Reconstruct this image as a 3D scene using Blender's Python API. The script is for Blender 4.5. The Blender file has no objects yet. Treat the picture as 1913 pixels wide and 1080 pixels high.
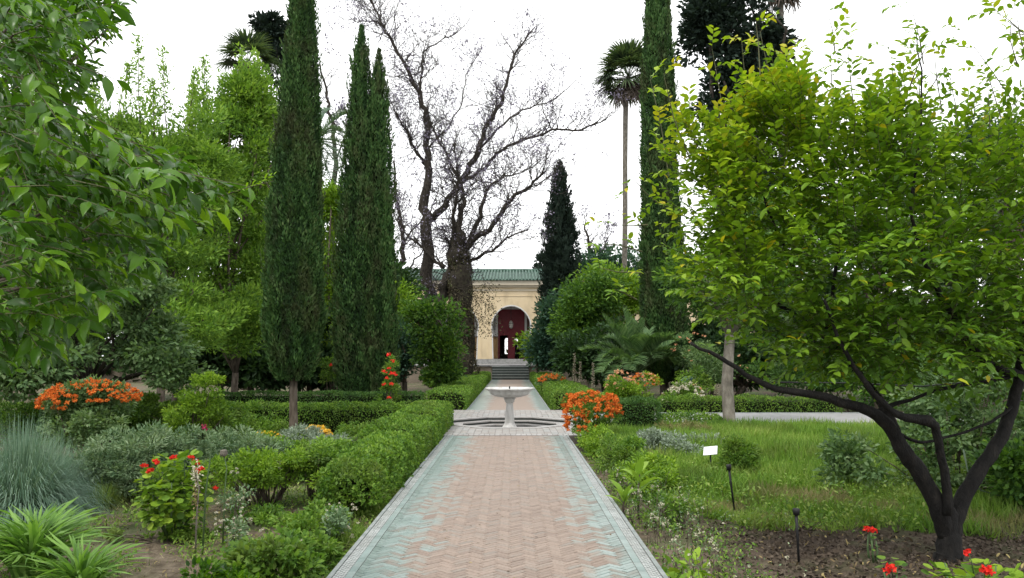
import bpy, math, random
import numpy as np
from mathutils import Vector, Matrix, noise as mnoise

random.seed(11)
rng = np.random.default_rng(11)
sc = bpy.context.scene
col = sc.collection

# ------------------------------------------------------------------ camera
EYE = 1.65
FPX = 1450.0
PITCH = math.atan(124.0 / FPX)
cam_d = bpy.data.cameras.new('camera')
cam_d.sensor_width = 36.0
cam_d.lens = FPX / 1913.0 * 36.0
cam_d.clip_start = 0.05
cam_d.clip_end = 2000.0
cam = bpy.data.objects.new('camera', cam_d)
cam.location = (0, 0, EYE)
cam.rotation_euler = (math.radians(90) + PITCH, 0, 0)
col.objects.link(cam)
sc.camera = cam

# ------------------------------------------------------------------ sky and sun
SUN_EL, SUN_AZ = math.radians(58), math.radians(215)     # azimuth clockwise from +Y
world = bpy.data.worlds.new('World')
sc.world = world
world.use_nodes = True
wn = world.node_tree
wn.nodes.clear()
w_out = wn.nodes.new('ShaderNodeOutputWorld')
w_bg = wn.nodes.new('ShaderNodeBackground')
w_bg.inputs['Strength'].default_value = 0.1
w_sky = wn.nodes.new('ShaderNodeTexSky')
w_sky.sky_type = 'NISHITA'
w_sky.sun_disc = False
w_sky.sun_elevation = SUN_EL
w_sky.sun_rotation = SUN_AZ
w_sky.dust_density = 4.0
w_mix = wn.nodes.new('ShaderNodeMix')
w_mix.data_type = 'RGBA'
w_mix.inputs['Factor'].default_value = 0.86
w_tc = wn.nodes.new('ShaderNodeTexCoord')
w_no = wn.nodes.new('ShaderNodeTexNoise')
w_no.inputs['Scale'].default_value = 1.6
w_no.inputs['Detail'].default_value = 4.0
w_cr = wn.nodes.new('ShaderNodeValToRGB')
w_cr.color_ramp.elements[0].position = 0.30
w_cr.color_ramp.elements[0].color = (0.60, 0.625, 0.66, 1)
w_cr.color_ramp.elements[1].position = 0.52
w_cr.color_ramp.elements[1].color = (1.0, 1.0, 1.0, 1)
w_sc = wn.nodes.new('ShaderNodeVectorMath')
w_sc.operation = 'SCALE'
w_sc.inputs['Scale'].default_value = 14.0
wn.links.new(w_tc.outputs['Generated'], w_no.inputs['Vector'])
wn.links.new(w_no.outputs['Fac'], w_cr.inputs['Fac'])
wn.links.new(w_cr.outputs['Color'], w_sc.inputs[0])
wn.links.new(w_sky.outputs['Color'], w_mix.inputs['A'])
wn.links.new(w_sc.outputs[0], w_mix.inputs['B'])
wn.links.new(w_mix.outputs['Result'], w_bg.inputs['Color'])
wn.links.new(w_bg.outputs['Background'], w_out.inputs['Surface'])

sun_d = bpy.data.lights.new('sun', 'SUN')
sun_d.energy = 1.5
sun_d.angle = math.radians(14)
sun_d.color = (1.0, 0.96, 0.89)
sun = bpy.data.objects.new('sun', sun_d)
sdir = Vector((math.sin(SUN_AZ) * math.cos(SUN_EL), math.cos(SUN_AZ) * math.cos(SUN_EL), math.sin(SUN_EL)))
sun.rotation_euler = sdir.to_track_quat('Z', 'Y').to_euler()
sun.location = (0, 0, 30)
col.objects.link(sun)

sc.view_settings.view_transform = 'Standard'
sc.view_settings.look = 'None'
sc.view_settings.exposure = 0.75
sc.view_settings.gamma = 1.0
sc.view_settings.use_curve_mapping = False
sc.render.engine = 'CYCLES'
sc.cycles.use_denoising = True
sc.cycles.max_bounces = 6
sc.cycles.diffuse_bounces = 4
sc.cycles.glossy_bounces = 2
sc.cycles.transmission_bounces = 4
sc.cycles.transparent_max_bounces = 4
sc.cycles.caustics_reflective = False
sc.cycles.caustics_refractive = False

# ------------------------------------------------------------------ pixel -> place helpers
CP, SP = math.cos(PITCH), math.sin(PITCH)
def P(px, py, Y):
    """point at distance Y in front of the camera that shows at pixel (px, py) of the photograph"""
    u = (px - 956.5) / FPX
    v = (540.0 - py) / FPX
    yy = CP - v * SP
    zz = SP + v * CP
    s = Y / yy
    return np.array((u * s, Y, EYE + zz * s))
def G(px, py, z=-0.2):
    u = (px - 956.5) / FPX
    v = (540.0 - py) / FPX
    yy = CP - v * SP
    zz = SP + v * CP
    s = (z - EYE) / zz
    return np.array((u * s, yy * s, z))
def M(px, Y):
    return px / FPX * Y

BED = -0.2
XC = -0.11      # centre line of the path

# ------------------------------------------------------------------ mesh helpers
def unit(a):
    return a / np.maximum(np.linalg.norm(a, axis=-1, keepdims=True), 1e-9)

def raw_mesh(name, V, loops, sizes, mats, mi=None, attr=None, smooth=False):
    me = bpy.data.meshes.new(name)
    V = np.asarray(V, dtype=np.float32).reshape(-1, 3)
    loops = np.asarray(loops, dtype=np.int32).ravel()
    sizes = np.asarray(sizes, dtype=np.int32)
    me.vertices.add(len(V))
    me.vertices.foreach_set('co', V.ravel())
    me.loops.add(len(loops))
    me.loops.foreach_set('vertex_index', loops)
    me.polygons.add(len(sizes))
    st = np.zeros(len(sizes), dtype=np.int32)
    st[1:] = np.cumsum(sizes)[:-1]
    me.polygons.foreach_set('loop_start', st)
    me.polygons.foreach_set('loop_total', sizes)
    if isinstance(smooth, (list, np.ndarray)):
        me.polygons.foreach_set('use_smooth', np.asarray(smooth, dtype=bool))
    else:
        me.polygons.foreach_set('use_smooth', np.full(len(sizes), bool(smooth)))
    for m in (mats if isinstance(mats, (list, tuple)) else [mats]):
        me.materials.append(m)
    if mi is not None:
        me.polygons.foreach_set('material_index', np.asarray(mi, dtype=np.int32))
    me.update(calc_edges=True)
    me.validate()
    if attr is not None and len(attr) == len(me.vertices):
        a = me.attributes.new('rnd', 'FLOAT', 'POINT')
        a.data.foreach_set('value', np.asarray(attr, dtype=np.float32))
    return me

def link(name, data, parent=None, loc=None):
    o = bpy.data.objects.new(name, data)
    col.objects.link(o)
    if parent is not None:
        o.parent = parent
    if loc is not None:
        o.location = loc
    return o

def tag(o, label=None, cat=None, group=None, kind=None):
    if label: o['label'] = label
    if cat: o['category'] = cat
    if group: o['group'] = group
    if kind: o['kind'] = kind
    return o

def thing(name, label, cat, loc=(0, 0, 0), group=None):
    o = bpy.data.objects.new(name, None)
    o.empty_display_size = 0.3
    col.objects.link(o)
    o.location = [float(c) for c in loc]
    return tag(o, label, cat, group)

class MB:
    """collects shapes in world coordinates; build() links them as ONE mesh object"""
    def __init__(self):
        self.V, self.L, self.S, self.MI, self.SM, self.n = [], [], [], [], [], 0
    def add(self, V, F, mi=0, sm=False):
        V = np.asarray(V, dtype=float).reshape(-1, 3)
        self.V.append(V)
        for f in F:
            self.L.extend([int(i) + self.n for i in f])
            self.S.append(len(f))
            self.MI.append(mi)
            self.SM.append(sm and len(f) == 4)
        self.n += len(V)
        return self
    def box(self, x0, x1, y0, y1, z0, z1, mi=0):
        V = [(x0, y0, z0), (x1, y0, z0), (x1, y1, z0), (x0, y1, z0), (x0, y0, z1), (x1, y0, z1), (x1, y1, z1), (x0, y1, z1)]
        F = [(0, 3, 2, 1), (4, 5, 6, 7), (0, 1, 5, 4), (1, 2, 6, 5), (2, 3, 7, 6), (3, 0, 4, 7)]
        return self.add(V, F, mi)
    def tube(self, pts, radii, sides=6, mi=0, caps=True, wob=0.0):
        pts = np.asarray(pts, dtype=float)
        n = len(pts)
        radii = np.broadcast_to(np.asarray(radii, dtype=float), (n,))
        tan = unit(np.gradient(pts, axis=0))
        up = np.array((0.0, 1.0, 0.1)) if abs(tan[0][1]) < 0.8 else np.array((1.0, 0, 0))
        a = unit(np.cross(tan[0], up))
        V = []
        for i in range(n):
            a = unit(a - tan[i] * np.dot(a, tan[i]))
            b = np.cross(tan[i], a)
            for k in range(sides):
                t = 2 * math.pi * k / sides
                r = radii[i] * (1 + wob * (random.random() - 0.5))
                V.append(pts[i] + r * (math.cos(t) * a + math.sin(t) * b))
        F = []
        for i in range(n - 1):
            for k in range(sides):
                k2 = (k + 1) % sides
                F.append((i * sides + k, i * sides + k2, (i + 1) * sides + k2, (i + 1) * sides + k))
        if caps:
            F.append(tuple(range(sides))[::-1])
            F.append(tuple((n - 1) * sides + k for k in range(sides)))
        return self.add(V, F, mi, True)
    def lathe(self, prof, c=(0, 0, 0), sides=24, mi=0):
        V, F = [], []
        for (r, z) in prof:
            for k in range(sides):
                t = 2 * math.pi * (k + 0.5) / sides
                V.append((c[0] + r * math.cos(t), c[1] + r * math.sin(t), c[2] + z))
        n = len(prof)
        for i in range(n - 1):
            for k in range(sides):
                k2 = (k + 1) % sides
                F.append((i * sides + k, i * sides + k2, (i + 1) * sides + k2, (i + 1) * sides + k))
        F.append(tuple(range(sides))[::-1])
        F.append(tuple((n - 1) * sides + k for k in range(sides)))
        return self.add(V, F, mi)
    def prism(self, poly, z0, z1, mi=0):
        """poly: list of (x, y); extruded upwards"""
        n = len(poly)
        V = [(x, y, z0) for x, y in poly] + [(x, y, z1) for x, y in poly]
        F = [tuple(range(n, 2 * n))] + [(i, (i + 1) % n, n + (i + 1) % n, n + i) for i in range(n)]
        return self.add(V, F, mi)
    def prism_y(self, poly, y0, y1, mi=0):
        """poly: list of (x, z) counter clockwise seen from the camera; extruded along y"""
        n = len(poly)
        V = [(x, y0, z) for x, z in poly] + [(x, y1, z) for x, z in poly]
        F = [tuple(range(n)), tuple(range(n, 2 * n))[::-1]] + [(i, n + i, n + (i + 1) % n, (i + 1) % n) for i in range(n)]
        return self.add(V, F, mi)
    def build(self, name, mats, parent=None, smooth=False):
        V = np.concatenate(self.V) if self.V else np.zeros((0, 3))
        if parent is not None:
            V = V - np.array(wloc(parent))
        me = raw_mesh(name, V, self.L, self.S, mats, self.MI, None, True if smooth else self.SM)
        return link(name, me, parent)

def wloc(o):
    v = Vector((0, 0, 0))
    while o is not None:
        v = v + o.location
        o = o.parent
    return v

# leaf templates: (u along, v across, w out), faces
TPL = {
    'dia': (np.array([(0, 0, 0), (.45, -.5, .1), (1, 0, -.04), (.45, .5, .1)]), [(0, 1, 2), (0, 2, 3)]),
    'leaf': (np.array([(0, 0, 0), (.28, -.42, .07), (.28, .42, .07), (.5, 0, .0), (.7, -.36, .03), (.7, .36, .03), (1, 0, -.14)]),
             [(0, 1, 3), (0, 3, 2), (1, 4, 3), (3, 5, 2), (3, 4, 6), (3, 6, 5)]),
    'big': (np.array([(0, 0, 0), (.1, -.16, .02), (.1, .16, .02), (.3, -.42, .06), (.3, .42, .06), (.28, 0, .0), (.55, -.47, .05), (.55, .47, .05), (.55, 0, -.02),
                      (.8, -.26, -.03), (.8, .26, -.03), (.8, 0, -.08), (1.0, 0, -.2)]),
            [(0, 1, 5), (0, 5, 2), (1, 3, 5), (5, 4, 2), (3, 6, 8, 5), (5, 8, 7, 4), (6, 9, 11, 8), (8, 11, 10, 7), (9, 12, 11), (11, 12, 10)]),
    'blade': (np.array([(0, -.5, 0), (0, .5, 0), (.4, -.42, .06), (.4, .42, .06), (.75, -.25, .02), (.75, .25, .02), (1, 0, -.1)]),
              [(0, 1, 3, 2), (2, 3, 5, 4), (4, 5, 6)]),
    'grass': (np.array([(0, -.5, 0), (0, .5, 0), (.55, .3, .05), (.55, -.3, .05), (1, 0, .25)]), [(0, 1, 2, 3), (3, 2, 4)]),
    'round': (np.array([(0, 0, 0), (.2, -.42, .05), (.2, .42, .05), (.6, -.55, .08), (.6, .55, .08), (.95, -.25, .04), (.95, .25, .04), (.5, 0, -.03)]),
              [(0, 1, 7), (0, 7, 2), (1, 3, 7), (7, 4, 2), (3, 5, 7), (7, 6, 4), (5, 6, 7)]),
    'strap': (np.array([(0, -.5, 0), (0, .5, 0), (.25, -.5, .10), (.25, .5, .10), (.5, -.48, .12), (.5, .48, .12), (.72, -.4, .03), (.72, .4, .03),
                        (.88, -.28, -.12), (.88, .28, -.12), (1, 0, -.28)]),
              [(0, 1, 3, 2), (2, 3, 5, 4), (4, 5, 7, 6), (6, 7, 9, 8), (8, 9, 10)]),
}

def leaf_arrays(Pp, D, N, S, tpl, asp, rnd):
    T, F = TPL[tpl]
    D = unit(D)
    N = unit(N - D * np.sum(N * D, axis=1, keepdims=True))
    B = np.cross(D, N)
    S = np.broadcast_to(np.asarray(S, dtype=float), (len(Pp),))[:, None, None]
    V = Pp[:, None, :] + S * (T[None, :, 0:1] * D[:, None, :] + T[None, :, 1:2] * asp * B[:, None, :] + T[None, :, 2:3] * N[:, None, :])
    k = len(T)
    base = (np.arange(len(Pp)) * k)
    loops, sizes = [], []
    flat = np.concatenate([np.array(f) for f in F])
    loops = (base[:, None] + flat[None, :]).ravel()
    sizes = np.tile(np.array([len(f) for f in F]), len(Pp))
    return V.reshape(-1, 3), loops, sizes, np.repeat(rnd, k)

def leaf_obj(name, Pp, D, N, S, tpl, asp, rnd, mat, parent=None):
    V, L, Z, A = leaf_arrays(Pp, D, N, S, tpl, asp, rnd)
    if parent is not None:
        V = V - np.array(wloc(parent))
    me = raw_mesh(name, V, L, Z, mat, None, A, True)
    return link(name, me, parent)

_variants = {}
def leaf_parts(name, Pp, D, N, S, tpl, asp, rnd, mat, parent):
    """one object per leaf, sharing a handful of meshes"""
    key = (tpl, round(asp, 3), mat.name)
    if key not in _variants:
        T, F = TPL[tpl]
        vs = []
        for k in range(7):
            V = T.copy()
            V[:, 1] *= asp
            V = V + (rng.random(V.shape) - 0.5) * np.array((0.03, 0.03, 0.05)) * (V[:, :1] > 0.05)
            # columns: along, across, out
            fl = [i for f in F for i in f]
            vs.append(raw_mesh(name, V, fl, [len(f) for f in F], mat, None, np.full(len(T), (k + 0.5) / 7.0), True))
        _variants[key] = vs
    vs = _variants[key]
    D = unit(D)
    N = unit(N - D * np.sum(N * D, axis=1, keepdims=True))
    B = np.cross(D, N)
    off = np.array(wloc(parent))
    S = np.broadcast_to(np.asarray(S, dtype=float), (len(Pp),))
    for i in range(len(Pp)):
        o = bpy.data.objects.new(name, vs[min(6, int(np.clip(rnd[i], 0, .999) * 7))])
        col.objects.link(o)
        o.parent = parent
        p = Pp[i] - off
        s = S[i]
        o.matrix_basis = Matrix(((D[i][0] * s, B[i][0] * s, N[i][0] * s, p[0]), (D[i][1] * s, B[i][1] * s, N[i][1] * s, p[1]),
                                 (D[i][2] * s, B[i][2] * s, N[i][2] * s, p[2]), (0, 0, 0, 1)))

def rdir(n):
    return unit(rng.normal(size=(n, 3)))

# ------------------------------------------------------------------ materials
def mat_new(name):
    m = bpy.data.materials.new(name)
    m.use_nodes = True
    nt = m.node_tree
    nt.nodes.clear()
    out = nt.nodes.new('ShaderNodeOutputMaterial')
    return m, nt, out

def ramp(nt, cols, poss=None):
    r = nt.nodes.new('ShaderNodeValToRGB')
    el = r.color_ramp.elements
    n = len(cols)
    poss = poss or [i / (n - 1) for i in range(n)]
    while len(el) < n:
        el.new(0.5)
    for i in range(n):
        el[i].position = poss[i]
        el[i].color = (*cols[i], 1)
    return r

def leafmat(name, cols, poss=None, rough=0.45, trans=0.35, spec=0.5, tint=(1.25, 1.3, 0.6), patch=None, pscale=1.6, pamt=.6):
    cols = [((c[0] * 1.22 + .003, c[1] * 1.22, c[2] * 1.3 + .003) if c[1] > max(c[0], c[2]) * 1.15 else c) for c in cols]
    m, nt, out = mat_new(name)
    at = nt.nodes.new('ShaderNodeAttribute')
    at.attribute_name = 'rnd'
    r = ramp(nt, cols, poss)
    nt.links.new(at.outputs['Fac'], r.inputs['Fac'])
    pb = nt.nodes.new('ShaderNodeBsdfPrincipled')
    pb.inputs['Roughness'].default_value = min(1.0, rough + .12)
    pb.inputs['Specular IOR Level'].default_value = spec * .45
    src = r.outputs['Color']
    if patch:
        ge = nt.nodes.new('ShaderNodeNewGeometry')
        mpp = nt.nodes.new('ShaderNodeMapping'); mpp.inputs['Scale'].default_value = (1, 1, .45)
        pn = nt.nodes.new('ShaderNodeTexNoise'); pn.inputs['Scale'].default_value = pscale; pn.inputs['Detail'].default_value = 5; pn.inputs['Roughness'].default_value = .65
        nt.links.new(ge.outputs['Position'], mpp.inputs[0]); nt.links.new(mpp.outputs[0], pn.inputs['Vector'])
        pr = nt.nodes.new('ShaderNodeMapRange'); pr.inputs['From Min'].default_value = .48; pr.inputs['From Max'].default_value = .68; pr.inputs['To Max'].default_value = pamt
        nt.links.new(pn.outputs['Fac'], pr.inputs['Value'])
        pm = nt.nodes.new('ShaderNodeMix'); pm.data_type = 'RGBA'; pm.inputs['B'].default_value = (*patch, 1)
        nt.links.new(pr.outputs[0], pm.inputs['Factor']); nt.links.new(src, pm.inputs['A'])
        src = pm.outputs['Result']
    nt.links.new(src, pb.inputs['Base Color'])
    if trans > 0:
        tr = nt.nodes.new('ShaderNodeBsdfTranslucent')
        mu = nt.nodes.new('ShaderNodeMix')
        mu.data_type = 'RGBA'
        mu.blend_type = 'MULTIPLY'
        mu.inputs['Factor'].default_value = 1.0
        mu.inputs['B'].default_value = (*tint, 1)
        nt.links.new(src, mu.inputs['A'])
        nt.links.new(mu.outputs['Result'], tr.inputs['Color'])
        mx = nt.nodes.new('ShaderNodeMixShader')
        mx.inputs['Fac'].default_value = trans
        nt.links.new(pb.outputs[0], mx.inputs[1])
        nt.links.new(tr.outputs[0], mx.inputs[2])
        nt.links.new(mx.outputs[0], out.inputs['Surface'])
    else:
        nt.links.new(pb.outputs[0], out.inputs['Surface'])
    return m

HARD = .84
def noisemat(name, cols, scale=6.0, detail=5.0, rough=0.8, bump=0.0, bscale=None, poss=None, spec=0.3, stretch=(1, 1, 1), metallic=0.0):
    cols = [tuple(v * HARD for v in c) for c in cols]
    m, nt, out = mat_new(name)
    tc = nt.nodes.new('ShaderNodeNewGeometry')
    mp = nt.nodes.new('ShaderNodeMapping')
    mp.inputs['Scale'].default_value = stretch
    nt.links.new(tc.outputs['Position'], mp.inputs['Vector'])
    no = nt.nodes.new('ShaderNodeTexNoise')
    no.inputs['Scale'].default_value = scale
    no.inputs['Detail'].default_value = detail
    nt.links.new(mp.outputs[0], no.inputs['Vector'])
    r = ramp(nt, cols, poss or [0.3 + 0.4 * i / (len(cols) - 1) for i in range(len(cols))])
    nt.links.new(no.outputs['Fac'], r.inputs['Fac'])
    pb = nt.nodes.new('ShaderNodeBsdfPrincipled')
    pb.inputs['Roughness'].default_value = rough
    pb.inputs['Specular IOR Level'].default_value = spec
    pb.inputs['Metallic'].default_value = metallic
    nt.links.new(r.outputs['Color'], pb.inputs['Base Color'])
    if bump > 0:
        n2 = nt.nodes.new('ShaderNodeTexNoise')
        n2.inputs['Scale'].default_value = bscale or scale * 4
        n2.inputs['Detail'].default_value = 6
        nt.links.new(mp.outputs[0], n2.inputs['Vector'])
        bp = nt.nodes.new('ShaderNodeBump')
        bp.inputs['Strength'].default_value = bump
        bp.inputs['Distance'].default_value = 0.02
        nt.links.new(n2.outputs['Fac'], bp.inputs['Height'])
        nt.links.new(bp.outputs[0], pb.inputs['Normal'])
    nt.links.new(pb.outputs[0], out.inputs['Surface'])
    return m

K = {}
K['lemon'] = leafmat('lemon_leaf', [(.03, .075, .008), (.065, .145, .010), (.13, .23, .012), (.23, .32, .016), (.42, .36, .02)], [0, .35, .65, .88, 1], rough=.38)
K['privet'] = leafmat('glossy_leaf', [(.010, .034, .004), (.030, .088, .006), (.075, .17, .008), (.17, .30, .012)], rough=.18, spec=.5, trans=.38, tint=(1.3, 1.35, .5))
K['spring'] = leafmat('spring_leaf', [(.045, .105, .016), (.09, .185, .022), (.15, .26, .03), (.21, .32, .045)], rough=.5)
K['citrus'] = leafmat('citrus_leaf', [(.016, .05, .012), (.038, .095, .015), (.07, .15, .018), (.12, .21, .02)], rough=.42)
K['bluegreen'] = leafmat('bluegreen_leaf', [(.018, .05, .03), (.035, .085, .05), (.06, .12, .07)], rough=.45)
K['cypress'] = leafmat('cypress_spray', [(.010, .028, .009), (.018, .050, .012), (.030, .080, .016), (.05, .105, .022), (.075, .095, .035)], [0, .3, .6, .9, 1], rough=.65, trans=.15, patch=(.062, .058, .03), pamt=.75)
K['conifer'] = leafmat('conifer_spray', [(.008, .018, .012), (.014, .03, .018), (.022, .042, .024)], rough=.65, trans=.1)
K['dark'] = leafmat('dark_leaf', [(.012, .03, .012), (.022, .055, .016), (.04, .085, .02)], rough=.5)
K['olive'] = leafmat('greygreen_leaf', [(.035, .075, .025), (.065, .125, .04), (.11, .18, .065), (.17, .23, .11)], rough=.45)
K['box'] = leafmat('box_leaf', [(.026, .072, .010), (.062, .14, .016), (.12, .22, .026), (.19, .30, .04)], rough=.42, patch=(.12, .13, .04), pscale=2.5, pamt=.5)
K['box_dark'] = leafmat('dark_box_leaf', [(.014, .045, .012), (.03, .08, .016), (.055, .12, .022), (.085, .16, .03)], rough=.45)
K['lime'] = leafmat('lime_leaf', [(.05, .11, .012), (.10, .19, .016), (.16, .27, .02), (.23, .33, .03)], rough=.45)
K['silver'] = leafmat('silver_leaf', [(.10, .14, .09), (.18, .23, .16), (.28, .33, .25)], rough=.7, trans=.15)
K['sage'] = leafmat('sage_leaf', [(.05, .10, .045), (.09, .155, .07), (.15, .22, .11), (.22, .28, .16)], rough=.6, trans=.2)
K['bluegrass'] = leafmat('bluegrass_blade', [(.07, .14, .085), (.12, .20, .13), (.22, .30, .22)], rough=.5, trans=.2)
K['grass'] = leafmat('grass_blade', [(.05, .11, .015), (.09, .18, .021), (.145, .25, .033), (.24, .30, .075)], rough=.5, trans=.35, patch=(.16, .17, .06), pscale=1.1, pamt=.55)
K['drygrass'] = leafmat('dry_grass_blade', [(.08, .12, .03), (.15, .17, .06), (.27, .24, .12), (.35, .30, .18)], rough=.7, trans=.3)
K['strap'] = leafmat('strap_leaf', [(.07, .16, .025), (.12, .24, .04), (.19, .33, .07)], rough=.35, spec=.6)
K['palm'] = leafmat('palm_leaflet', [(.04, .09, .03), (.075, .145, .045), (.125, .20, .075)], rough=.4)
K['palm_grey'] = leafmat('grey_palm_leaflet', [(.04, .075, .045), (.07, .12, .075), (.12, .18, .11)], rough=.4)
K['fan'] = leafmat('fan_palm_blade', [(.02, .04, .02), (.04, .07, .03), (.07, .10, .04)], rough=.45)
K['dead'] = leafmat('dead_palm_leaf', [(.09, .07, .06), (.15, .12, .10), (.22, .18, .16)], rough=.9, trans=.1)
K['lilac'] = leafmat('lilac_blossom', [(.08, .07, .085), (.15, .135, .17), (.25, .225, .30), (.33, .30, .41)], rough=.8, trans=.3, tint=(1, 1, 1))
K['orange'] = leafmat('orange_petal', [(.42, .075, .012), (.60, .14, .018), (.72, .24, .04)], rough=.6, trans=.25, tint=(1, .9, .7))
K['red'] = leafmat('red_petal', [(.55, .015, .012), (.75, .03, .02), (.85, .07, .04)], rough=.6, trans=.25, tint=(1, .8, .8))
K['white'] = leafmat('white_petal', [(.40, .37, .26), (.55, .52, .38), (.68, .66, .55)], rough=.6, trans=.2, tint=(1, 1, 1))
K['yellow'] = leafmat('yellow_petal', [(.6, .32, .02), (.75, .45, .03), (.8, .55, .08)], rough=.6, trans=.2, tint=(1, 1, 1))
K['peach'] = leafmat('peach_petal', [(.55, .22, .10), (.65, .33, .17), (.7, .42, .25)], rough=.6, trans=.2, tint=(1, 1, 1))
K['magenta'] = leafmat('magenta_petal', [(.25, .02, .06), (.4, .03, .10)], rough=.6, trans=.2, tint=(1, 1, 1))
K['litter'] = leafmat('fallen_leaf', [(.05, .035, .02), (.11, .08, .045), (.20, .15, .08), (.38, .31, .13)], rough=.8, trans=.1)
K['lilacdot'] = K['lilac']
K['deadivy'] = leafmat('dry_ivy_leaf', [(.03, .026, .018), (.06, .052, .035), (.10, .085, .055), (.07, .085, .03)], rough=.8, trans=.15)
K['clod'] = leafmat('soil_crumb', [(.035, .026, .019), (.07, .053, .039), (.11, .088, .066)], rough=.9, trans=0)

K['bark'] = noisemat('dark_bark', [(.018, .015, .012), (.045, .038, .03), (.075, .064, .05)], scale=14, rough=.9, bump=.8, stretch=(1, 1, .25))
K['bark_lemon'] = noisemat('lemon_bark', [(.005, .0048, .0045), (.011, .010, .009), (.022, .019, .016)], scale=18, rough=.85, bump=.8, stretch=(1, 1, .4))
K['bark_grey'] = noisemat('grey_bark', [(.11, .10, .08), (.19, .17, .14), (.27, .25, .21)], scale=9, rough=.9, bump=.7, stretch=(1, 1, .5))
K['bark_brown'] = noisemat('brown_bark', [(.05, .038, .028), (.10, .08, .06), (.17, .14, .11)], scale=12, rough=.9, bump=.8, stretch=(1, 1, .3))
K['ivybark'] = noisemat('mossy_bark', [(.016, .013, .010), (.034, .028, .02), (.05, .05, .028)], scale=7, rough=.95, bump=1.0)
K['twig'] = noisemat('green_twig', [(.06, .07, .025), (.11, .11, .05)], scale=20, rough=.7)
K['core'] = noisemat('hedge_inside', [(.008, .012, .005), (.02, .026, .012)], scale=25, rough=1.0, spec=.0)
K['stem_green'] = noisemat('flower_stem', [(.06, .11, .04), (.10, .16, .06)], scale=20, rough=.6)

K['marble'] = noisemat('worn_marble', [(.38, .37, .345), (.53, .52, .50), (.62, .615, .60)], stretch=(2.2, 2.2, .8), scale=4.0, rough=.42, bump=.15, bscale=30, spec=.4)
K['stonegrey'] = noisemat('grey_stone', [(.22, .225, .22), (.30, .30, .29), (.38, .38, .37)], scale=5, rough=.7, bump=.3)
K['kerb'] = noisemat('kerb_stone', [(.17, .20, .19), (.25, .28, .27), (.32, .34, .33)], scale=8, rough=.55, bump=.3)
K['grout'] = noisemat('grout', [(.17, .15, .13), (.24, .21, .19)], scale=7, rough=.9)
K['slate'] = noisemat('slate_tread', [(.055, .068, .062), (.085, .10, .09)], scale=4, rough=.5)
K['nosing'] = noisemat('pale_nosing', [(.30, .33, .31), (.42, .44, .42)], scale=5, rough=.5)
K['cream'] = noisemat('cream_plaster', [(.56, .455, .30), (.72, .59, .385), (.77, .64, .44)], stretch=(1, 1, .45), scale=1.3, detail=8, rough=.9, bump=.15, bscale=8)
K['cornice'] = noisemat('pale_cornice_plaster', [(.62, .56, .44), (.70, .63, .50)], scale=1.2, rough=.9)
K['plaster'] = noisemat('white_plaster', [(.60, .60, .58), (.72, .72, .70)], scale=1.5, rough=.85)
K['roofgreen'] = noisemat('green_glazed_roof', [(.02, .055, .038), (.038, .09, .063), (.07, .145, .105), (.18, .24, .20)], scale=2.2, detail=8, rough=.6, spec=.25, poss=[.25, .45, .62, .8])
K['redwood'] = noisemat('dark_red_paint', [(.17, .016, .026), (.23, .024, .036)], scale=3, rough=.4)
K['tanwood'] = noisemat('tan_shutter_wood', [(.34, .20, .08), (.48, .30, .13)], scale=3, rough=.6, stretch=(6, 6, 1))
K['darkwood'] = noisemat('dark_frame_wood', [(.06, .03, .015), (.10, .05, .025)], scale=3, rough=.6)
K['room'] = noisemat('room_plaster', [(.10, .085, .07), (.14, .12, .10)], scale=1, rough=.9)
K['rubble'] = noisemat('old_render_wall', [(.24, .20, .15), (.36, .30, .23), (.44, .38, .30)], scale=1.3, detail=9, rough=.95, bump=.5, bscale=9)
K['black'] = noisemat('black_plastic', [(.010, .010, .011), (.02, .02, .022)], scale=10, rough=.5)
K['signwhite'] = noisemat('sign_white', [(.78, .79, .80), (.82, .83, .84)], scale=4, rough=.3)
K['iron'] = noisemat('iron', [(.03, .035, .035), (.06, .065, .065)], scale=10, rough=.5, metallic=.6)
K['glassy'] = noisemat('lantern_glass', [(.42, .40, .36), (.55, .52, .47)], scale=6, rough=.2, spec=.6)
K['skin'] = noisemat('skin', [(.30, .17, .11), (.36, .21, .14)], scale=10, rough=.6)
K['blueshirt'] = noisemat('blue_cloth', [(.03, .06, .19), (.05, .09, .26)], scale=8, rough=.9)
K['darkcloth'] = noisemat('dark_cloth', [(.02, .018, .024), (.04, .036, .045)], scale=8, rough=.9)
K['hair'] = noisemat('dark_hair', [(.012, .010, .008), (.03, .024, .02)], scale=30, rough=.7)

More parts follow.
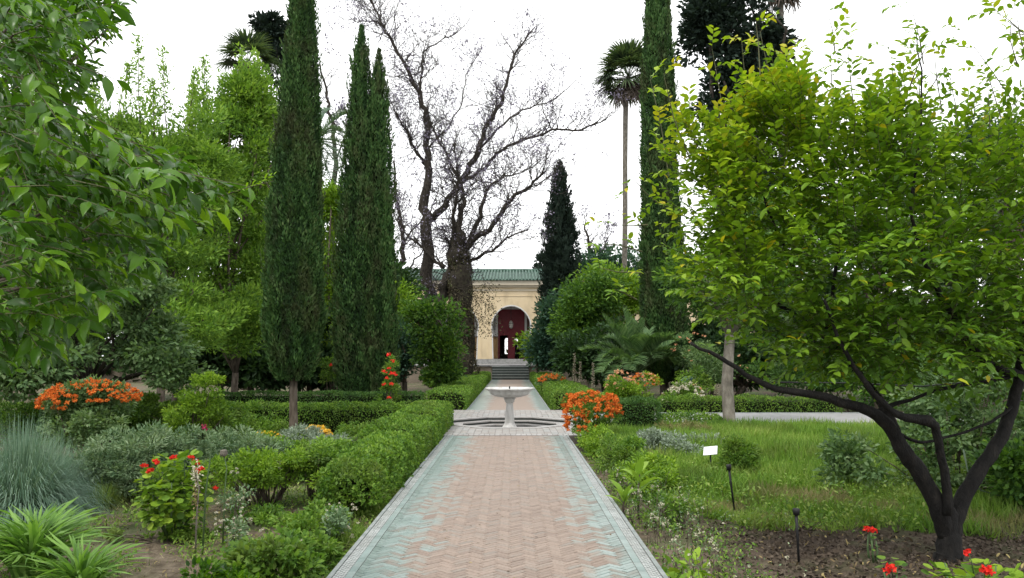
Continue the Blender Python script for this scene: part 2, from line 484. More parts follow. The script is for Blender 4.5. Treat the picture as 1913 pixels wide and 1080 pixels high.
def tilemat(name, kind):
    """tile colour: green glaze at the sides of the path, worn through to salmon clay in the middle"""
    m, nt, out = mat_new(name)
    N = nt.nodes.new
    ge = N('ShaderNodeNewGeometry')
    sp = N('ShaderNodeSeparateXYZ')
    nt.links.new(ge.outputs['Position'], sp.inputs[0])
    oi = N('ShaderNodeObjectInfo')
    ad = N('ShaderNodeMath'); ad.operation = 'ADD'
    nt.links.new(ge.outputs['Random Per Island'], ad.inputs[0])
    nt.links.new(oi.outputs['Random'], ad.inputs[1])
    fr = N('ShaderNodeMath'); fr.operation = 'FRACT'
    nt.links.new(ad.outputs[0], fr.inputs[0])
    # distance from the centre line
    sx = N('ShaderNodeMath'); sx.operation = 'SUBTRACT'
    nt.links.new(sp.outputs['X'], sx.inputs[0]); sx.inputs[1].default_value = XC + 0.06
    ab = N('ShaderNodeMath'); ab.operation = 'ABSOLUTE'
    nt.links.new(sx.outputs[0], ab.inputs[0])
    no = N('ShaderNodeTexNoise'); no.inputs['Scale'].default_value = 2.6; no.inputs['Detail'].default_value = 5; no.inputs['Roughness'].default_value = .62
    mp = N('ShaderNodeMapping'); mp.inputs['Scale'].default_value = (1.0, .55, 1)
    nt.links.new(ge.outputs['Position'], mp.inputs[0]); nt.links.new(mp.outputs[0], no.inputs['Vector'])
    n1 = N('ShaderNodeMath'); n1.operation = 'MULTIPLY_ADD'; n1.inputs[1].default_value = .95; n1.inputs[2].default_value = -0.475
    nt.links.new(no.outputs['Fac'], n1.inputs[0])
    rr = N('ShaderNodeMath'); rr.operation = 'MULTIPLY_ADD'; rr.inputs[1].default_value = .34; rr.inputs[2].default_value = -.17
    nt.links.new(fr.outputs[0], rr.inputs[0])
    a2 = N('ShaderNodeMath'); a2.operation = 'ADD'
    nt.links.new(n1.outputs[0], a2.inputs[0]); nt.links.new(rr.outputs[0], a2.inputs[1])
    a3 = N('ShaderNodeMath'); a3.operation = 'ADD'
    nt.links.new(a2.outputs[0], a3.inputs[0]); nt.links.new(ab.outputs[0], a3.inputs[1])
    mr = N('ShaderNodeMapRange'); mr.inputs['From Min'].default_value = .66; mr.inputs['From Max'].default_value = .98
    nt.links.new(a3.outputs[0], mr.inputs['Value'])
    clay = ramp(nt, [(.198, .150, .120), (.232, .178, .142), (.262, .203, .163), (.208, .176, .148)])
    nt.links.new(fr.outputs[0], clay.inputs['Fac'])
    glz = ramp(nt, [(.145, .195, .178), (.175, .23, .212), (.20, .26, .24), (.24, .295, .28)])
    nt.links.new(fr.outputs[0], glz.inputs['Fac'])
    mx = N('ShaderNodeMix'); mx.data_type = 'RGBA'
    nt.links.new(mr.outputs[0], mx.inputs['Factor'])
    nt.links.new(clay.outputs[0], mx.inputs['A']); nt.links.new(glz.outputs[0], mx.inputs['B'])
    # fine dirt
    n2 = N('ShaderNodeTexNoise'); n2.inputs['Scale'].default_value = 38; n2.inputs['Detail'].default_value = 4
    nt.links.new(ge.outputs['Position'], n2.inputs['Vector'])
    dr = ramp(nt, [(.72, .71, .69), (1, 1, 1)], [.32, .52])
    nt.links.new(n2.outputs['Fac'], dr.inputs['Fac'])
    m2 = N('ShaderNodeMix'); m2.data_type = 'RGBA'; m2.blend_type = 'MULTIPLY'; m2.inputs['Factor'].default_value = .8
    nt.links.new(mx.outputs['Result'], m2.inputs['A']); nt.links.new(dr.outputs[0], m2.inputs['B'])
    pb = N('ShaderNodeBsdfPrincipled')
    nt.links.new(m2.outputs['Result'], pb.inputs['Base Color'])
    ro = N('ShaderNodeMapRange'); ro.inputs['To Min'].default_value = .62; ro.inputs['To Max'].default_value = .30
    nt.links.new(mr.outputs[0], ro.inputs['Value']); nt.links.new(ro.outputs[0], pb.inputs['Roughness'])
    bp = N('ShaderNodeBump'); bp.inputs['Strength'].default_value = .25; bp.inputs['Distance'].default_value = .004
    nt.links.new(n2.outputs['Fac'], bp.inputs['Height']); nt.links.new(bp.outputs[0], pb.inputs['Normal'])
    nt.links.new(pb.outputs[0], out.inputs['Surface'])
    return m
K['tile'] = tilemat('worn_green_tile', 0)

def islandmat(name, cols, rough=.5, bump=.1):
    cols = [tuple(v * HARD for v in c) for c in cols]
    m, nt, out = mat_new(name)
    N = nt.nodes.new
    ge = N('ShaderNodeNewGeometry')
    r = ramp(nt, cols)
    nt.links.new(ge.outputs['Random Per Island'], r.inputs['Fac'])
    n2 = N('ShaderNodeTexNoise'); n2.inputs['Scale'].default_value = 5; n2.inputs['Detail'].default_value = 6
    nt.links.new(ge.outputs['Position'], n2.inputs['Vector'])
    dr = ramp(nt, [(.72, .70, .68), (1, 1, 1)], [.3, .6])
    nt.links.new(n2.outputs['Fac'], dr.inputs['Fac'])
    m2 = N('ShaderNodeMix'); m2.data_type = 'RGBA'; m2.blend_type = 'MULTIPLY'; m2.inputs['Factor'].default_value = .8
    nt.links.new(r.outputs[0], m2.inputs['A']); nt.links.new(dr.outputs[0], m2.inputs['B'])
    pb = N('ShaderNodeBsdfPrincipled'); pb.inputs['Roughness'].default_value = rough
    nt.links.new(m2.outputs['Result'], pb.inputs['Base Color'])
    nt.links.new(pb.outputs[0], out.inputs['Surface'])
    return m
K['borderwhite'] = islandmat('white_border_tile', [(.44, .46, .455), (.50, .52, .51), (.56, .58, .57)], .4)
K['borderdark'] = islandmat('dark_border_tile', [(.16, .19, .18), (.24, .27, .26), (.32, .35, .34)], .45)
K['borderteal'] = islandmat('teal_border_tile', [(.22, .295, .28), (.265, .34, .325), (.30, .37, .355)], .35)
K['plazatile'] = islandmat('pale_plaza_tile', [(.31, .28, .25), (.35, .33, .305), (.38, .365, .35), (.32, .335, .32)], .5)
K['soldier'] = islandmat('soldier_tile', [(.32, .305, .29), (.39, .38, .365), (.43, .42, .41)], .5)
K['terrace'] = islandmat('terrace_slab', [(.30, .30, .31), (.36, .36, .365), (.42, .42, .42)], .5)

def groundmat():
    m, nt, out = mat_new('garden_soil')
    N = nt.nodes.new
    ge = N('ShaderNodeNewGeometry')
    sp = N('ShaderNodeSeparateXYZ'); nt.links.new(ge.outputs['Position'], sp.inputs[0])
    n1 = N('ShaderNodeTexNoise'); n1.inputs['Scale'].default_value = 9; n1.inputs['Detail'].default_value = 9; n1.inputs['Roughness'].default_value = .7
    nt.links.new(ge.outputs['Position'], n1.inputs['Vector'])
    tan = ramp(nt, [(.05, .038, .026), (.105, .082, .058), (.17, .138, .10), (.25, .21, .16)], [.28, .45, .6, .75])
    nt.links.new(n1.outputs['Fac'], tan.inputs['Fac'])
    brn = ramp(nt, [(.028, .02, .014), (.06, .044, .032), (.10, .076, .055), (.17, .135, .10)], [.3, .48, .62, .78])
    nt.links.new(n1.outputs['Fac'], brn.inputs['Fac'])
    # dug soil on the right of the path
    mr = N('ShaderNodeMapRange'); mr.inputs['From Min'].default_value = 1.6; mr.inputs['From Max'].default_value = 2.6
    nt.links.new(sp.outputs['X'], mr.inputs['Value'])
    mx = N('ShaderNodeMix'); mx.data_type = 'RGBA'
    nt.links.new(mr.outputs[0], mx.inputs['Factor']); nt.links.new(tan.outputs[0], mx.inputs['A']); nt.links.new(brn.outputs[0], mx.inputs['B'])
    n3 = N('ShaderNodeTexNoise'); n3.inputs['Scale'].default_value = 1.3; n3.inputs['Detail'].default_value = 6
    nt.links.new(ge.outputs['Position'], n3.inputs['Vector'])
    ms = ramp(nt, [(0, 0, 0), (1, 1, 1)], [.46, .62])
    nt.links.new(n3.outputs['Fac'], ms.inputs['Fac'])
    my = N('ShaderNodeMapRange'); my.inputs['From Min'].default_value = 7.0; my.inputs['From Max'].default_value = 9.5; my.inputs['To Min'].default_value = .25
    nt.links.new(sp.outputs['Y'], my.inputs['Value'])
    mm = N('ShaderNodeMath'); mm.operation = 'MULTIPLY'
    nt.links.new(ms.outputs[0], mm.inputs[0]); nt.links.new(my.outputs[0], mm.inputs[1])
    m2 = N('ShaderNodeMix'); m2.data_type = 'RGBA'
    m2.inputs['B'].default_value = (.055, .085, .025, 1)
    nt.links.new(mm.outputs[0], m2.inputs['Factor']); nt.links.new(mx.outputs['Result'], m2.inputs['A'])
    pb = N('ShaderNodeBsdfPrincipled'); pb.inputs['Roughness'].default_value = .95; pb.inputs['Specular IOR Level'].default_value = .15
    nt.links.new(m2.outputs['Result'], pb.inputs['Base Color'])
    bp = N('ShaderNodeBump'); bp.inputs['Strength'].default_value = .9; bp.inputs['Distance'].default_value = .03
    n4 = N('ShaderNodeTexNoise'); n4.inputs['Scale'].default_value = 28; n4.inputs['Detail'].default_value = 6
    nt.links.new(ge.outputs['Position'], n4.inputs['Vector'])
    nt.links.new(n4.outputs['Fac'], bp.inputs['Height']); nt.links.new(bp.outputs[0], pb.inputs['Normal'])
    nt.links.new(pb.outputs[0], out.inputs['Surface'])
    return m
K['soil'] = groundmat()

# ================================================================== SETTING: ground
PY0, PY1 = 16.3, 23.7            # the small square round the fountain
CY0, CY1 = 19.2, 22.6            # cross path
BX, BY, BR = -0.06, 19.6, 1.46   # fountain pool centre and apothem

def build_ground():
    xs = np.concatenate([[-400, -200, -100, -60, -40, -28, -20, -14, -10, -8], np.arange(-7, 7.01, .07), [8, 10, 14, 20, 28, 40, 60, 100, 200, 400]])
    ys = np.concatenate([[-60, -20, -5, 0, 3], np.arange(4.2, 11, .07), np.arange(11, 25, .25), [27, 30, 35, 40, 45, 50, 53, 60, 80, 120, 200, 400, 900]])
    nx, ny = len(xs), len(ys)
    V = np.zeros((ny, nx, 3))
    for j, y in enumerate(ys):
        for i, x in enumerate(xs):
            z = BED
            if abs(x) < 8 and y < 26:
                a = 1.0 if (x > 1.9 and y < 8.8) else .45
                z += a * .05 * mnoise.noise((x * 5.5, y * 5.5, 0)) + a * .035 * mnoise.noise((x * 13, y * 13, 3)) + .05 * mnoise.noise((x * .9, y * .9, 7))
            V[j, i] = (x, y, min(z, -.06))
    idx = np.arange(nx * ny).reshape(ny, nx)
    F = np.stack([idx[:-1, :-1], idx[:-1, 1:], idx[1:, 1:], idx[1:, :-1]], -1).reshape(-1, 4)
    cx = V.reshape(-1, 3)[F].mean(1)
    keep = ~((np.abs(cx[:, 0] - BX) < 1.25) & (np.abs(cx[:, 1] - BY) < 1.25))
    F = F[keep]
    me = raw_mesh('ground', V.reshape(-1, 3), F.ravel(), np.full(len(F), 4), K['soil'], None, None, True)
    tag(link('ground', me), 'brown garden soil of the sunken beds beside the path', None, None, 'structure')
build_ground()

# ------------------------------------------------------------------ path
PW = 1.27     # half width with kerb
path = MB()
path.box(XC - PW + .035, XC + PW - .035, -6, PY0, -.5, -.006)
path = path.build('path', K['grout'])
tag(path, 'main tiled garden path leading straight to the fountain', kind='structure')

def clip_poly(poly, x0, x1, y0, y1):
    def cl(p, ins, inter):
        o = []
        for i in range(len(p)):
            a, b = p[i - 1], p[i]
            if ins(b):
                if not ins(a): o.append(inter(a, b))
                o.append(b)
            elif ins(a): o.append(inter(a, b))
        return o
    def ix(v): return lambda a, b: (v, a[1] + (b[1] - a[1]) * (v - a[0]) / (b[0] - a[0]))
    def iy(v): return lambda a, b: (a[0] + (b[0] - a[0]) * (v - a[1]) / (b[1] - a[1]), v)
    for ins, it in ((lambda q: q[0] >= x0, ix(x0)), (lambda q: q[0] <= x1, ix(x1)), (lambda q: q[1] >= y0, iy(y0)), (lambda q: q[1] <= y1, iy(y1))):
        if not poly: return poly
        poly = cl(poly, ins, it)
    return poly

def area(p):
    return 0.5 * abs(sum(p[i - 1][0] * p[i][1] - p[i][0] * p[i - 1][1] for i in range(len(p))))

def herringbone():
    w, n, gap = .052, 3, .003
    L = w * n
    c45 = math.sqrt(.5)
    x0, x1, y0, y1 = XC - 1.075, XC + 1.075, 1.5, PY0 - .13
    whole, cut = [], []
    for r in range(-300, 420):
        for k in range(-72, 72):
            for hv in (0, 1):
                if hv == 0:
                    a, b = r + 2 * n * k, r
                    q = (a * w, b * w, (a + n) * w, (b + 1) * w)
                else:
                    c_ = r
                    a, b = c_, c_ - 2 * n + 1 + 2 * n * k
                    q = (a * w, b * w, (a + 1) * w, (b + n) * w)
                mxx, myy = (q[0] + q[2]) / 2, (q[1] + q[3]) / 2
                X, Yy = (mxx - myy) * c45, (mxx + myy) * c45 + 8
                if X < x0 - .15 or X > x1 + .15 or Yy < y0 - .15 or Yy > y1 + .15: continue
                pts = [(q[0] + gap, q[1] + gap), (q[2] - gap, q[1] + gap), (q[2] - gap, q[3] - gap), (q[0] + gap, q[3] - gap)]
                pts = [((u - v) * c45, (u + v) * c45 + 8) for u, v in pts]
                cp = clip_poly(pts, x0, x1, y0, y1)
                if len(cp) < 3 or area(cp) < .0004: continue
                if area(cp) > .985 * area(pts): whole.append((X, Yy, hv))
                else: cut.append(cp)
    whole.sort(key=lambda t: (t[1] < 5.7, t[1]))
    # shared brick mesh
    g = L / 2 - gap, w / 2 - gap
    mb = MB()
    b_ = .003
    V = [(-g[0], -g[1], -.02), (g[0], -g[1], -.02), (g[0], g[1], -.02), (-g[0], g[1], -.02),
         (-g[0], -g[1], -b_), (g[0], -g[1], -b_), (g[0], g[1], -b_), (-g[0], g[1], -b_),
         (-g[0] + b_, -g[1] + b_, 0), (g[0] - b_, -g[1] + b_, 0), (g[0] - b_, g[1] - b_, 0), (-g[0] + b_, g[1] - b_, 0)]
    F = [(8, 9, 10, 11)] + [(i, (i + 1) % 4, 4 + (i + 1) % 4, 4 + i) for i in range(4)] + [(4 + i, 4 + (i + 1) % 4, 8 + (i + 1) % 4, 8 + i) for i in range(4)]
    me = raw_mesh('brick', V, [i for f in F for i in f], [len(f) for f in F], K['tile'])
    Vn = np.array(V)
    for (X, Yy, hv) in whole[:300]:
        o = link('brick', me, path, (X, Yy, random.uniform(-.0015, .0015)))
        o.rotation_euler = (random.uniform(-.012, .012), random.uniform(-.012, .012), math.radians(45 + 90 * hv) + random.uniform(-.01, .01))
    rest = MB()
    for (X, Yy, hv) in whole[300:]:
        a = math.radians(45 + 90 * hv) + random.uniform(-.01, .01)
        ca, sa = math.cos(a), math.sin(a)
        W = np.stack([Vn[:, 0] * ca - Vn[:, 1] * sa + X, Vn[:, 0] * sa + Vn[:, 1] * ca + Yy,
                      Vn[:, 2] + random.uniform(-.0015, .0015) + Vn[:, 0] * random.uniform(-.012, .012)], 1)
        rest.add(W, F)
    for cp in cut:
        rest.prism(cp, -.02, random.uniform(-.0015, .001))
    o = rest.build('herringbone_bricks', K['tile'], path)
    o['kind'] = 'stuff'
herringbone()

def path_border(side, y0, y1):
    xi = 1.08
    s = side
    teal, white, dark = MB(), MB(), MB()
    def quad(mb, a, b, u, v, z=0.0):
        xa, xb = sorted((XC + s * a, XC + s * b))
        mb.box(xa + .0012, xb - .0012, u + .0012, v - .0012, -.02, z + random.uniform(-.001, .001))
    y = y0
    while y < y1:
        l = .13
        quad(teal, xi, xi + .062, y, min(y + l, y1))
        y += l
    y = y0
    st = .0235
    k = 0
    a0 = xi + .064
    while y < y1:
        for c in range(4):
            w = (c + k) % 2 == 0 if c in (1, 2) else (k % 2 == 0)
            if c in (0, 3): w = (k % 2 == 0)
            else: w = ((k + c) % 2 == 1)
            quad(white if w else dark, a0 + c * .0215, a0 + (c + 1) * .0215, y, y + st)
        y += st
        k += 1
    o = teal.build('border_tiles', K['borderteal'], path); o['kind'] = 'stuff'
    o = white.build('white_mosaic', K['borderwhite'], path); o['kind'] = 'stuff'
    o = dark.build('dark_mosaic', K['borderdark'], path); o['kind'] = 'stuff'
for s in (-1, 1):
    path_border(s, 3.0, PY0 - .02)
# kerb stones, each a piece
y = 3.0
i = 0
while y < PY0:
    l = random.uniform(.85, 1.1)
    y2 = min(y + l, PY0)
    for s in (-1, 1):
        xa, xb = sorted((XC + s * (PW - .035), XC + s * PW))
        mb = MB(); mb.box(xa, xb, y + .003, y2 - .003, -.35, .006 + random.uniform(-.002, .003))
        mb.build('kerb_stone', K['kerb'], path)
    y = y2

# ------------------------------------------------------------------ the square with the fountain pool
sq = MB()
def octa(a):
    r = a / math.cos(math.pi / 8)
    return [(BX + r * math.cos(math.pi / 8 + k * math.pi / 4), BY + r * math.sin(math.pi / 8 + k * math.pi / 4)) for k in range(8)]
SX0, SX1 = XC - 1.9, XC + 1.9
def ring(mb, a0, a1, z, thick, mi=0):
    o, i_ = octa(a0), octa(a1)
    V = [(x, y, z) for x, y in o] + [(x, y, z) for x, y in i_] + [(x, y, z - thick) for x, y in o] + [(x, y, z - thick) for x, y in i_]
    F = []
    for k in range(8):
        k2 = (k + 1) % 8
        F += [(k, k2, 8 + k2, 8 + k), (8 + k, 8 + k2, 24 + k2, 24 + k), (16 + k2, 16 + k, 24 + k, 24 + k2), (k2, k, 16 + k, 16 + k2)]
    mb.add(V, F, mi)
def frame_with_octagon(mb, x0, x1, y0, y1, a, z0, z1):
    """slab with an octagonal opening"""
    o = octa(a)
    rect = []
    for k in range(8):
        t = math.pi / 8 + k * math.pi / 4
        c, s_ = math.cos(t), math.sin(t)
        tx = ((x1 - BX) / c if c > 0 else (x0 - BX) / c)
        ty = ((y1 - BY) / s_ if s_ > 0 else (y0 - BY) / s_)
        m_ = min(tx, ty)
        rect.append((BX + c * m_, BY + s_ * m_))
    corners = {0: (x1, y1), 2: (x0, y1), 4: (x0, y0), 6: (x1, y0)}
    for k in range(8):
        k2 = (k + 1) % 8
        poly = [o[k], rect[k]]
        if k in corners: poly.append(corners[k])
        poly += [rect[k2], o[k2]]
        # remove a corner that is not needed
        mb.prism(poly[::-1] if False else poly, z0, z1)
square = MB()
frame_with_octagon(square, SX0, SX1, PY0, PY1, BR + .05, -.5, -.012)
square = square.build('plaza_pavement', K['grout'])
tag(square, 'pale tiled square round the sunken fountain pool', kind='structure')
tl = MB(); sl = MB()
y = PY0 + .3
st = .15
def in_oct(x, y, a):
    dx, dy = abs(x - BX), abs(y - BY)
    return max(dx, dy, (dx + dy) * math.sqrt(.5)) < a
while y < PY1 - .05:
    x = SX0
    while x < SX1 - .02:
        if not in_oct(x + st / 2, y + st / 2, BR + .28):
            tl.box(x + .004, min(x + st, SX1) - .004, y + .004, y + st - .004, -.014, random.uniform(-.002, .001))
        x += st
    y += st
x = SX0
while x < SX1 - .02:
    sl.box(x + .006, x + .104, PY0 + .006, PY0 + .29, -.014, random.uniform(-.001, .002))
    x += .11
o = tl.build('paving_tiles', K['plazatile'], square); o['kind'] = 'stuff'
o = sl.build('soldier_course', K['soldier'], square); o['kind'] = 'stuff'
# octagonal pool: three steps going down
pool = MB()
treads = [(BR + .22, BR, 0.004), (BR, BR - .26, -.075), (BR - .26, BR - .52, -.15)]
pool2 = MB()
for (a0, a1, z) in treads:
    ring(pool, a0, a1 - .02, z, .03)           # tread slab with a nosing
    ring(pool2, a0 + .0, a1 + .02, z - .032, .06)   # riser set back
pool.prism(octa(BR - .5), -.34, -.225)
pool2.prism(octa(BR + .1), -.5, -.345)
ps = pool.build('pool_steps', K['soldier'], square)
pr = pool2.build('pool_risers', K['slate'], square)

# cross path both ways
for nm, x0, x1 in (('left', SX1 - 0, 0, ), ):
    pass
for (x0, x1) in ((-16, SX0 - .002), (SX1 + .002, 16)):
    mb = MB()
    mb.box(x0, x1, CY0 + .1, CY1 - .1, -.5, -.004)
    cp = mb.build('cross_path', K['terrace'])
    tag(cp, ('left' if x0 < 0 else 'right') + ' arm of the pale cross path beyond the fountain square', kind='structure')
    nb = 16
    for k in range(nb):
        a, b = x0 + (x1 - x0) * k / nb, x0 + (x1 - x0) * (k + 1) / nb
        for (u, v) in ((CY0, CY0 + .1), (CY1 - .1, CY1)):
            m_ = MB(); m_.box(a + .003, b - .003, u, v, -.45, .012 + random.uniform(-.002, .003))
            m_.build('kerb_stone', K['kerb'], cp)

# upper path
mb = MB()
mb.box(XC - 1.22, XC + 1.22, PY1, 53.9, -.5, -.004)
up = mb.build('upper_path', K['tile'])
tag(up, 'upper stretch of tiled path between the box hedges', kind='structure')
for s in (-1, 1):
    m_ = MB(); xa, xb = sorted((XC + s * 1.22, XC + s * 1.27)); m_.box(xa, xb, PY1, 53.9, -.45, .006)
    m_.build('kerb_strip', K['kerb'], up)

# ------------------------------------------------------------------ terrace, steps
TZ, TY = .98, 54.0
t = MB()
for (x0, x1) in ((-34, XC - 1.3), (XC + 1.3, 34)):
    t.box(x0, x1, TY + .75, TY + 1.05, -.4, TZ - .1)
tw = t.build('terrace_wall', K['rubble'])
tag(tw, 'weathered beige retaining wall holding up the palace terrace', 'wall')
t = MB()
t.box(-34, 34, TY + 1.052, 63.9, -.4, TZ - .101)
tf = t.build('terrace', K['stonegrey'])
tag(tf, 'raised terrace in front of the palace', kind='structure')
cp_ = MB()
x = -34
while x < 34:
    x2 = min(x + 1.3, 34)
    cp_.box(x + .006, x2 - .006, TY + .6, TY + 1.5, TZ - .098, TZ)
    x = x2
c_ = cp_.build('coping', K['terrace'], tf)
c_['kind'] = 'stuff'
fl = MB(); fl.box(-34, 34, TY + 1.502, 63.9, TZ - .098, TZ - .004); fl.build('paving', K['terrace'], tf)
stp = thing('stone_steps', 'flight of dark slate steps with pale nosings up to the terrace', 'steps', (XC, TY, 0))
NS = 5
for k in range(NS):
    z1 = (TZ - .1) * (k + 1) / NS
    y0 = TY - .9 + k * .3
    a = MB(); a.box(XC - 1.25, XC + 1.25, y0, y0 + (NS - k) * .3 - .003 if k < NS - 1 else y0 + .3, z1 - (TZ - .1) / NS + .002, z1 - .03)
    a.build('riser', K['slate'], stp)
    a = MB(); a.box(XC - 1.28, XC + 1.28, y0 - .025, y0 + .3 - .028, z1 - .028, z1)
    a.build('tread', K['nosing'] if k < 5 else K['slate'], stp)

# ------------------------------------------------------------------ palace
YB, FZ, YG = 62.0, 1.36, 64.9
ACX = -0.06
palace = thing('palace', 'cream palace pavilion with green tiled roof and arched porches', 'building', (ACX, YB, FZ))
def arch_pts(cx, zb, hw, zc, r, apex, n=22):
    """horseshoe arch from bottom left over the top to bottom right (x, z)"""
    pts = [(cx - hw, zb)]
    a0 = math.pi + .28
    for k in range(n + 1):
        t = a0 + (-.28 - a0) * k / n
        x = cx + r * math.cos(t)
        z = zc + r * math.sin(t) * (1 + (apex - zc - r) / r * max(0, math.sin(t)) ** 2)
        pts.append((x, z))
    pts.append((cx + hw, zb))
    return pts
ARCHES = [ACX - 8.4, ACX - 4.2, ACX, ACX + 4.2, ACX + 8.4]
ZT = 7.08
edges = [-22] + [(ARCHES[i] + ARCHES[i + 1]) / 2 for i in range(4)] + [22]
wall = MB()
for i, cx in enumerate(ARCHES):
    ap = arch_pts(cx, FZ, 1.5, 3.95, 1.62, 5.68)
    poly = [(edges[i], FZ), (cx - 1.5, FZ)][:1]
    poly = [(edges[i], FZ)] + ap + [(edges[i + 1], FZ), (edges[i + 1], ZT), (edges[i], ZT)]
    wall.prism_y(poly, YB, YB + .55)
wall.build('wall', K['cream'], palace)
# plinth steps, cornice, roof
pl = MB(); pl.box(-22.3, 22.3, YB - 1.0, YB - .45, TZ + .002, TZ + .17); pl.box(-22.3, 22.3, YB - .45, YB - .004, TZ + .002, FZ - .02); pl.box(-22, 22, YB, YG + .38, TZ + .002, FZ - .001)
pl.build('plinth', K['stonegrey'], palace)
cn = MB(); cn.box(-22.25, 22.25, YB - .12, YB + .6, ZT + .002, ZT + .16); cn.box(-22.4, 22.4, YB - .32, YB + .6, ZT + .162, ZT + .52); cn.box(-22.1, 22.1, YB - .06, YB - .002, ZT - .28, ZT - .16)
cn.build('cornice', K['cornice'], palace)
for cx in ARCHES:
    for (a, b, c, d) in ((cx - 1.85, cx - 1.79, FZ, 6.42), (cx + 1.79, cx + 1.85, FZ, 6.42), (cx - 1.788, cx + 1.788, 6.36, 6.42)):
        m_ = MB(); m_.box(a, b, YB - .035, YB - .003, c, d); m_.build('panel_moulding', K['cream'], palace)
    # pale arch lining
    ap = arch_pts(cx, FZ, 1.5, 3.95, 1.62, 5.68)
    ai = arch_pts(cx, FZ, 1.42, 3.95, 1.54, 5.58)
    V, F = [], []
    for p in ap: V.append((p[0], YB - .02, p[1]))
    for p in ai: V.append((p[0], YB - .02, p[1]))
    for p in ai: V.append((p[0], YB + .55, p[1]))
    for p in ap: V.append((p[0], YB + .004, p[1]))
    n = len(ap)
    for k in range(n - 1):
        F += [(k + 1, k, n + k, n + k + 1), (n + k + 1, n + k, 2 * n + k, 2 * n + k + 1), (k, k + 1, 3 * n + k + 1, 3 * n + k)]
    m_ = MB(); m_.add(V, F); m_.build('arch_lining', K['plaster'], palace)
rf = MB()
V = [(-22.5, YB - .42, ZT + .53), (22.5, YB - .42, ZT + .53), (22.5, YB + 5.0, ZT + 1.85), (-22.5, YB + 5.0, ZT + 1.85), (-22.5, YB + 10.4, ZT + .53), (22.5, YB + 10.4, ZT + .53)]
rf.add(V, [(0, 1, 2, 3), (3, 2, 5, 4), (0, 3, 4), (1, 5, 2)])
roof = rf.build('roof', K['roofgreen'], palace)
rb = MB()
sl_ = np.array((0, 5.42, 1.42)); 
for k in range(170):
    x = -22.4 + k * .265
    z_off = random.uniform(0, .02)
    V = []
    for q, (yy, zz) in enumerate(((YB - .5, ZT + .54), (YB + 4.95, ZT + 1.87))):
        for t_ in range(5):
            a = math.pi * t_ / 4
            V.append((x + .085 * math.cos(a), yy, zz + z_off + .11 * math.sin(a)))
    rb.add(V, [(t_ + 1, t_, 5 + t_, 6 + t_) for t_ in range(4)] + [(0, 1, 2, 3, 4)])
o = rb.build('roof_tiles', K['roofgreen'], roof); o['kind'] = 'stuff'
m_ = MB(); m_.tube([(-22.5, YB + 5, ZT + 1.9), (22.5, YB + 5, ZT + 1.9)], .16, 8); m_.build('ridge', K['roofgreen'], roof)
# porch back wall, ceiling, dark room with bright windows behind

def back_wall(cx, x0, x1, main):
    hw = 1.12
    zt = 5.5
    b = MB()
    b.prism_y([(x0, FZ), (cx - hw, FZ), (cx - hw, zt), (cx + hw, zt), (cx + hw, FZ), (x1, FZ), (x1, 6.6), (x0, 6.6)], YG, YG + .4)
    b.build('porch_wall', K['plaster'], palace)
    d = MB()
    d.box(cx - hw + .002, cx + hw - .002, YG + .1, YG + .25, 3.32, zt - .002)            # red transom panel
    door = d.build('door', K['redwood'], palace)
    for (a, b2) in ((-hw + .002, -hw + .16), (-.3, .3), (hw - .16, hw - .002)):
        m_ = MB(); m_.box(cx + a, cx + b2, YG + .08, YG + .24, FZ, 3.318); m_.build('stile', K['redwood'], door)
    for k in range(2):
        for j in range(3):
            a = cx - 1.0 + k * 1.03
            m_ = MB(); m_.box(a, a + .97, YG + .07, YG + .098, 3.42 + j * .68, 3.42 + j * .68 + .6); m_.build('panel', K['redwood'], door)
    for s in (-1, 1):
        a, b2 = sorted((cx + s * 1.13, cx + s * 1.68))
        m_ = MB(); m_.box(a, b2, YG - .09, YG - .03, FZ + .03, 3.15)
        sh = m_.build('shutter', K['tanwood'], palace)
        for (u, v) in ((FZ + .12, FZ + .88), (FZ + .98, 3.05)):
            m_ = MB(); m_.box(a + .06, b2 - .06, YG - .11, YG - .091, u, v); m_.build('panel', K['tanwood'], sh)
        m_ = MB(); m_.box(a - .012, b2 + .012, YG - .1, YG - .02, 3.152, 3.22); m_.build('rail', K['darkwood'], sh)
        m_ = MB(); m_.box(cx + s * 1.4 - .09, cx + s * 1.4 + .09, YG - .02, YG - .003, 3.75, 5.3); m_.build('niche_panel', K['darkwood'] if s > 0 else K['stonegrey'], palace)
for i, cx in enumerate(ARCHES):
    back_wall(cx, edges[i], edges[i + 1], i == 2)
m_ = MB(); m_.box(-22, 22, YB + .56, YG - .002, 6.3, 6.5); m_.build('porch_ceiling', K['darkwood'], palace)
# room: far wall with arched openings
m_ = MB()
YR = 72.0
ed = [-22]
for cx in ARCHES: ed += [cx - .02]
x_prev = -22
for cx in ARCHES:
    for q in (-.42, .42):
        wx = cx + q
        x_next = (cx - .0 if q < 0 else cx + 2.1) if cx != ARCHES[-1] or q < 0 else 22
        hw = .19
        arc = [(wx - hw, 1.7), (wx - hw, 3.0)] + [(wx + hw * math.cos(math.pi - math.pi * k / 6), 3.0 + .26 * math.sin(math.pi * k / 6)) for k in range(1, 6)] + [(wx + hw, 3.0), (wx + hw, 1.7)]
        # left half below, above and right half as one outline with the window as a notch from below
        m_.prism_y([(x_prev, 1.7)] + arc + [(x_next, 1.7), (x_next, 6.6), (x_prev, 6.6)], YR, YR + .3)
        m_.box(x_prev, x_next, YR, YR + .3, FZ, 1.699)
        x_prev = x_next
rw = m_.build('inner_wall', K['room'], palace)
g_ = MB()
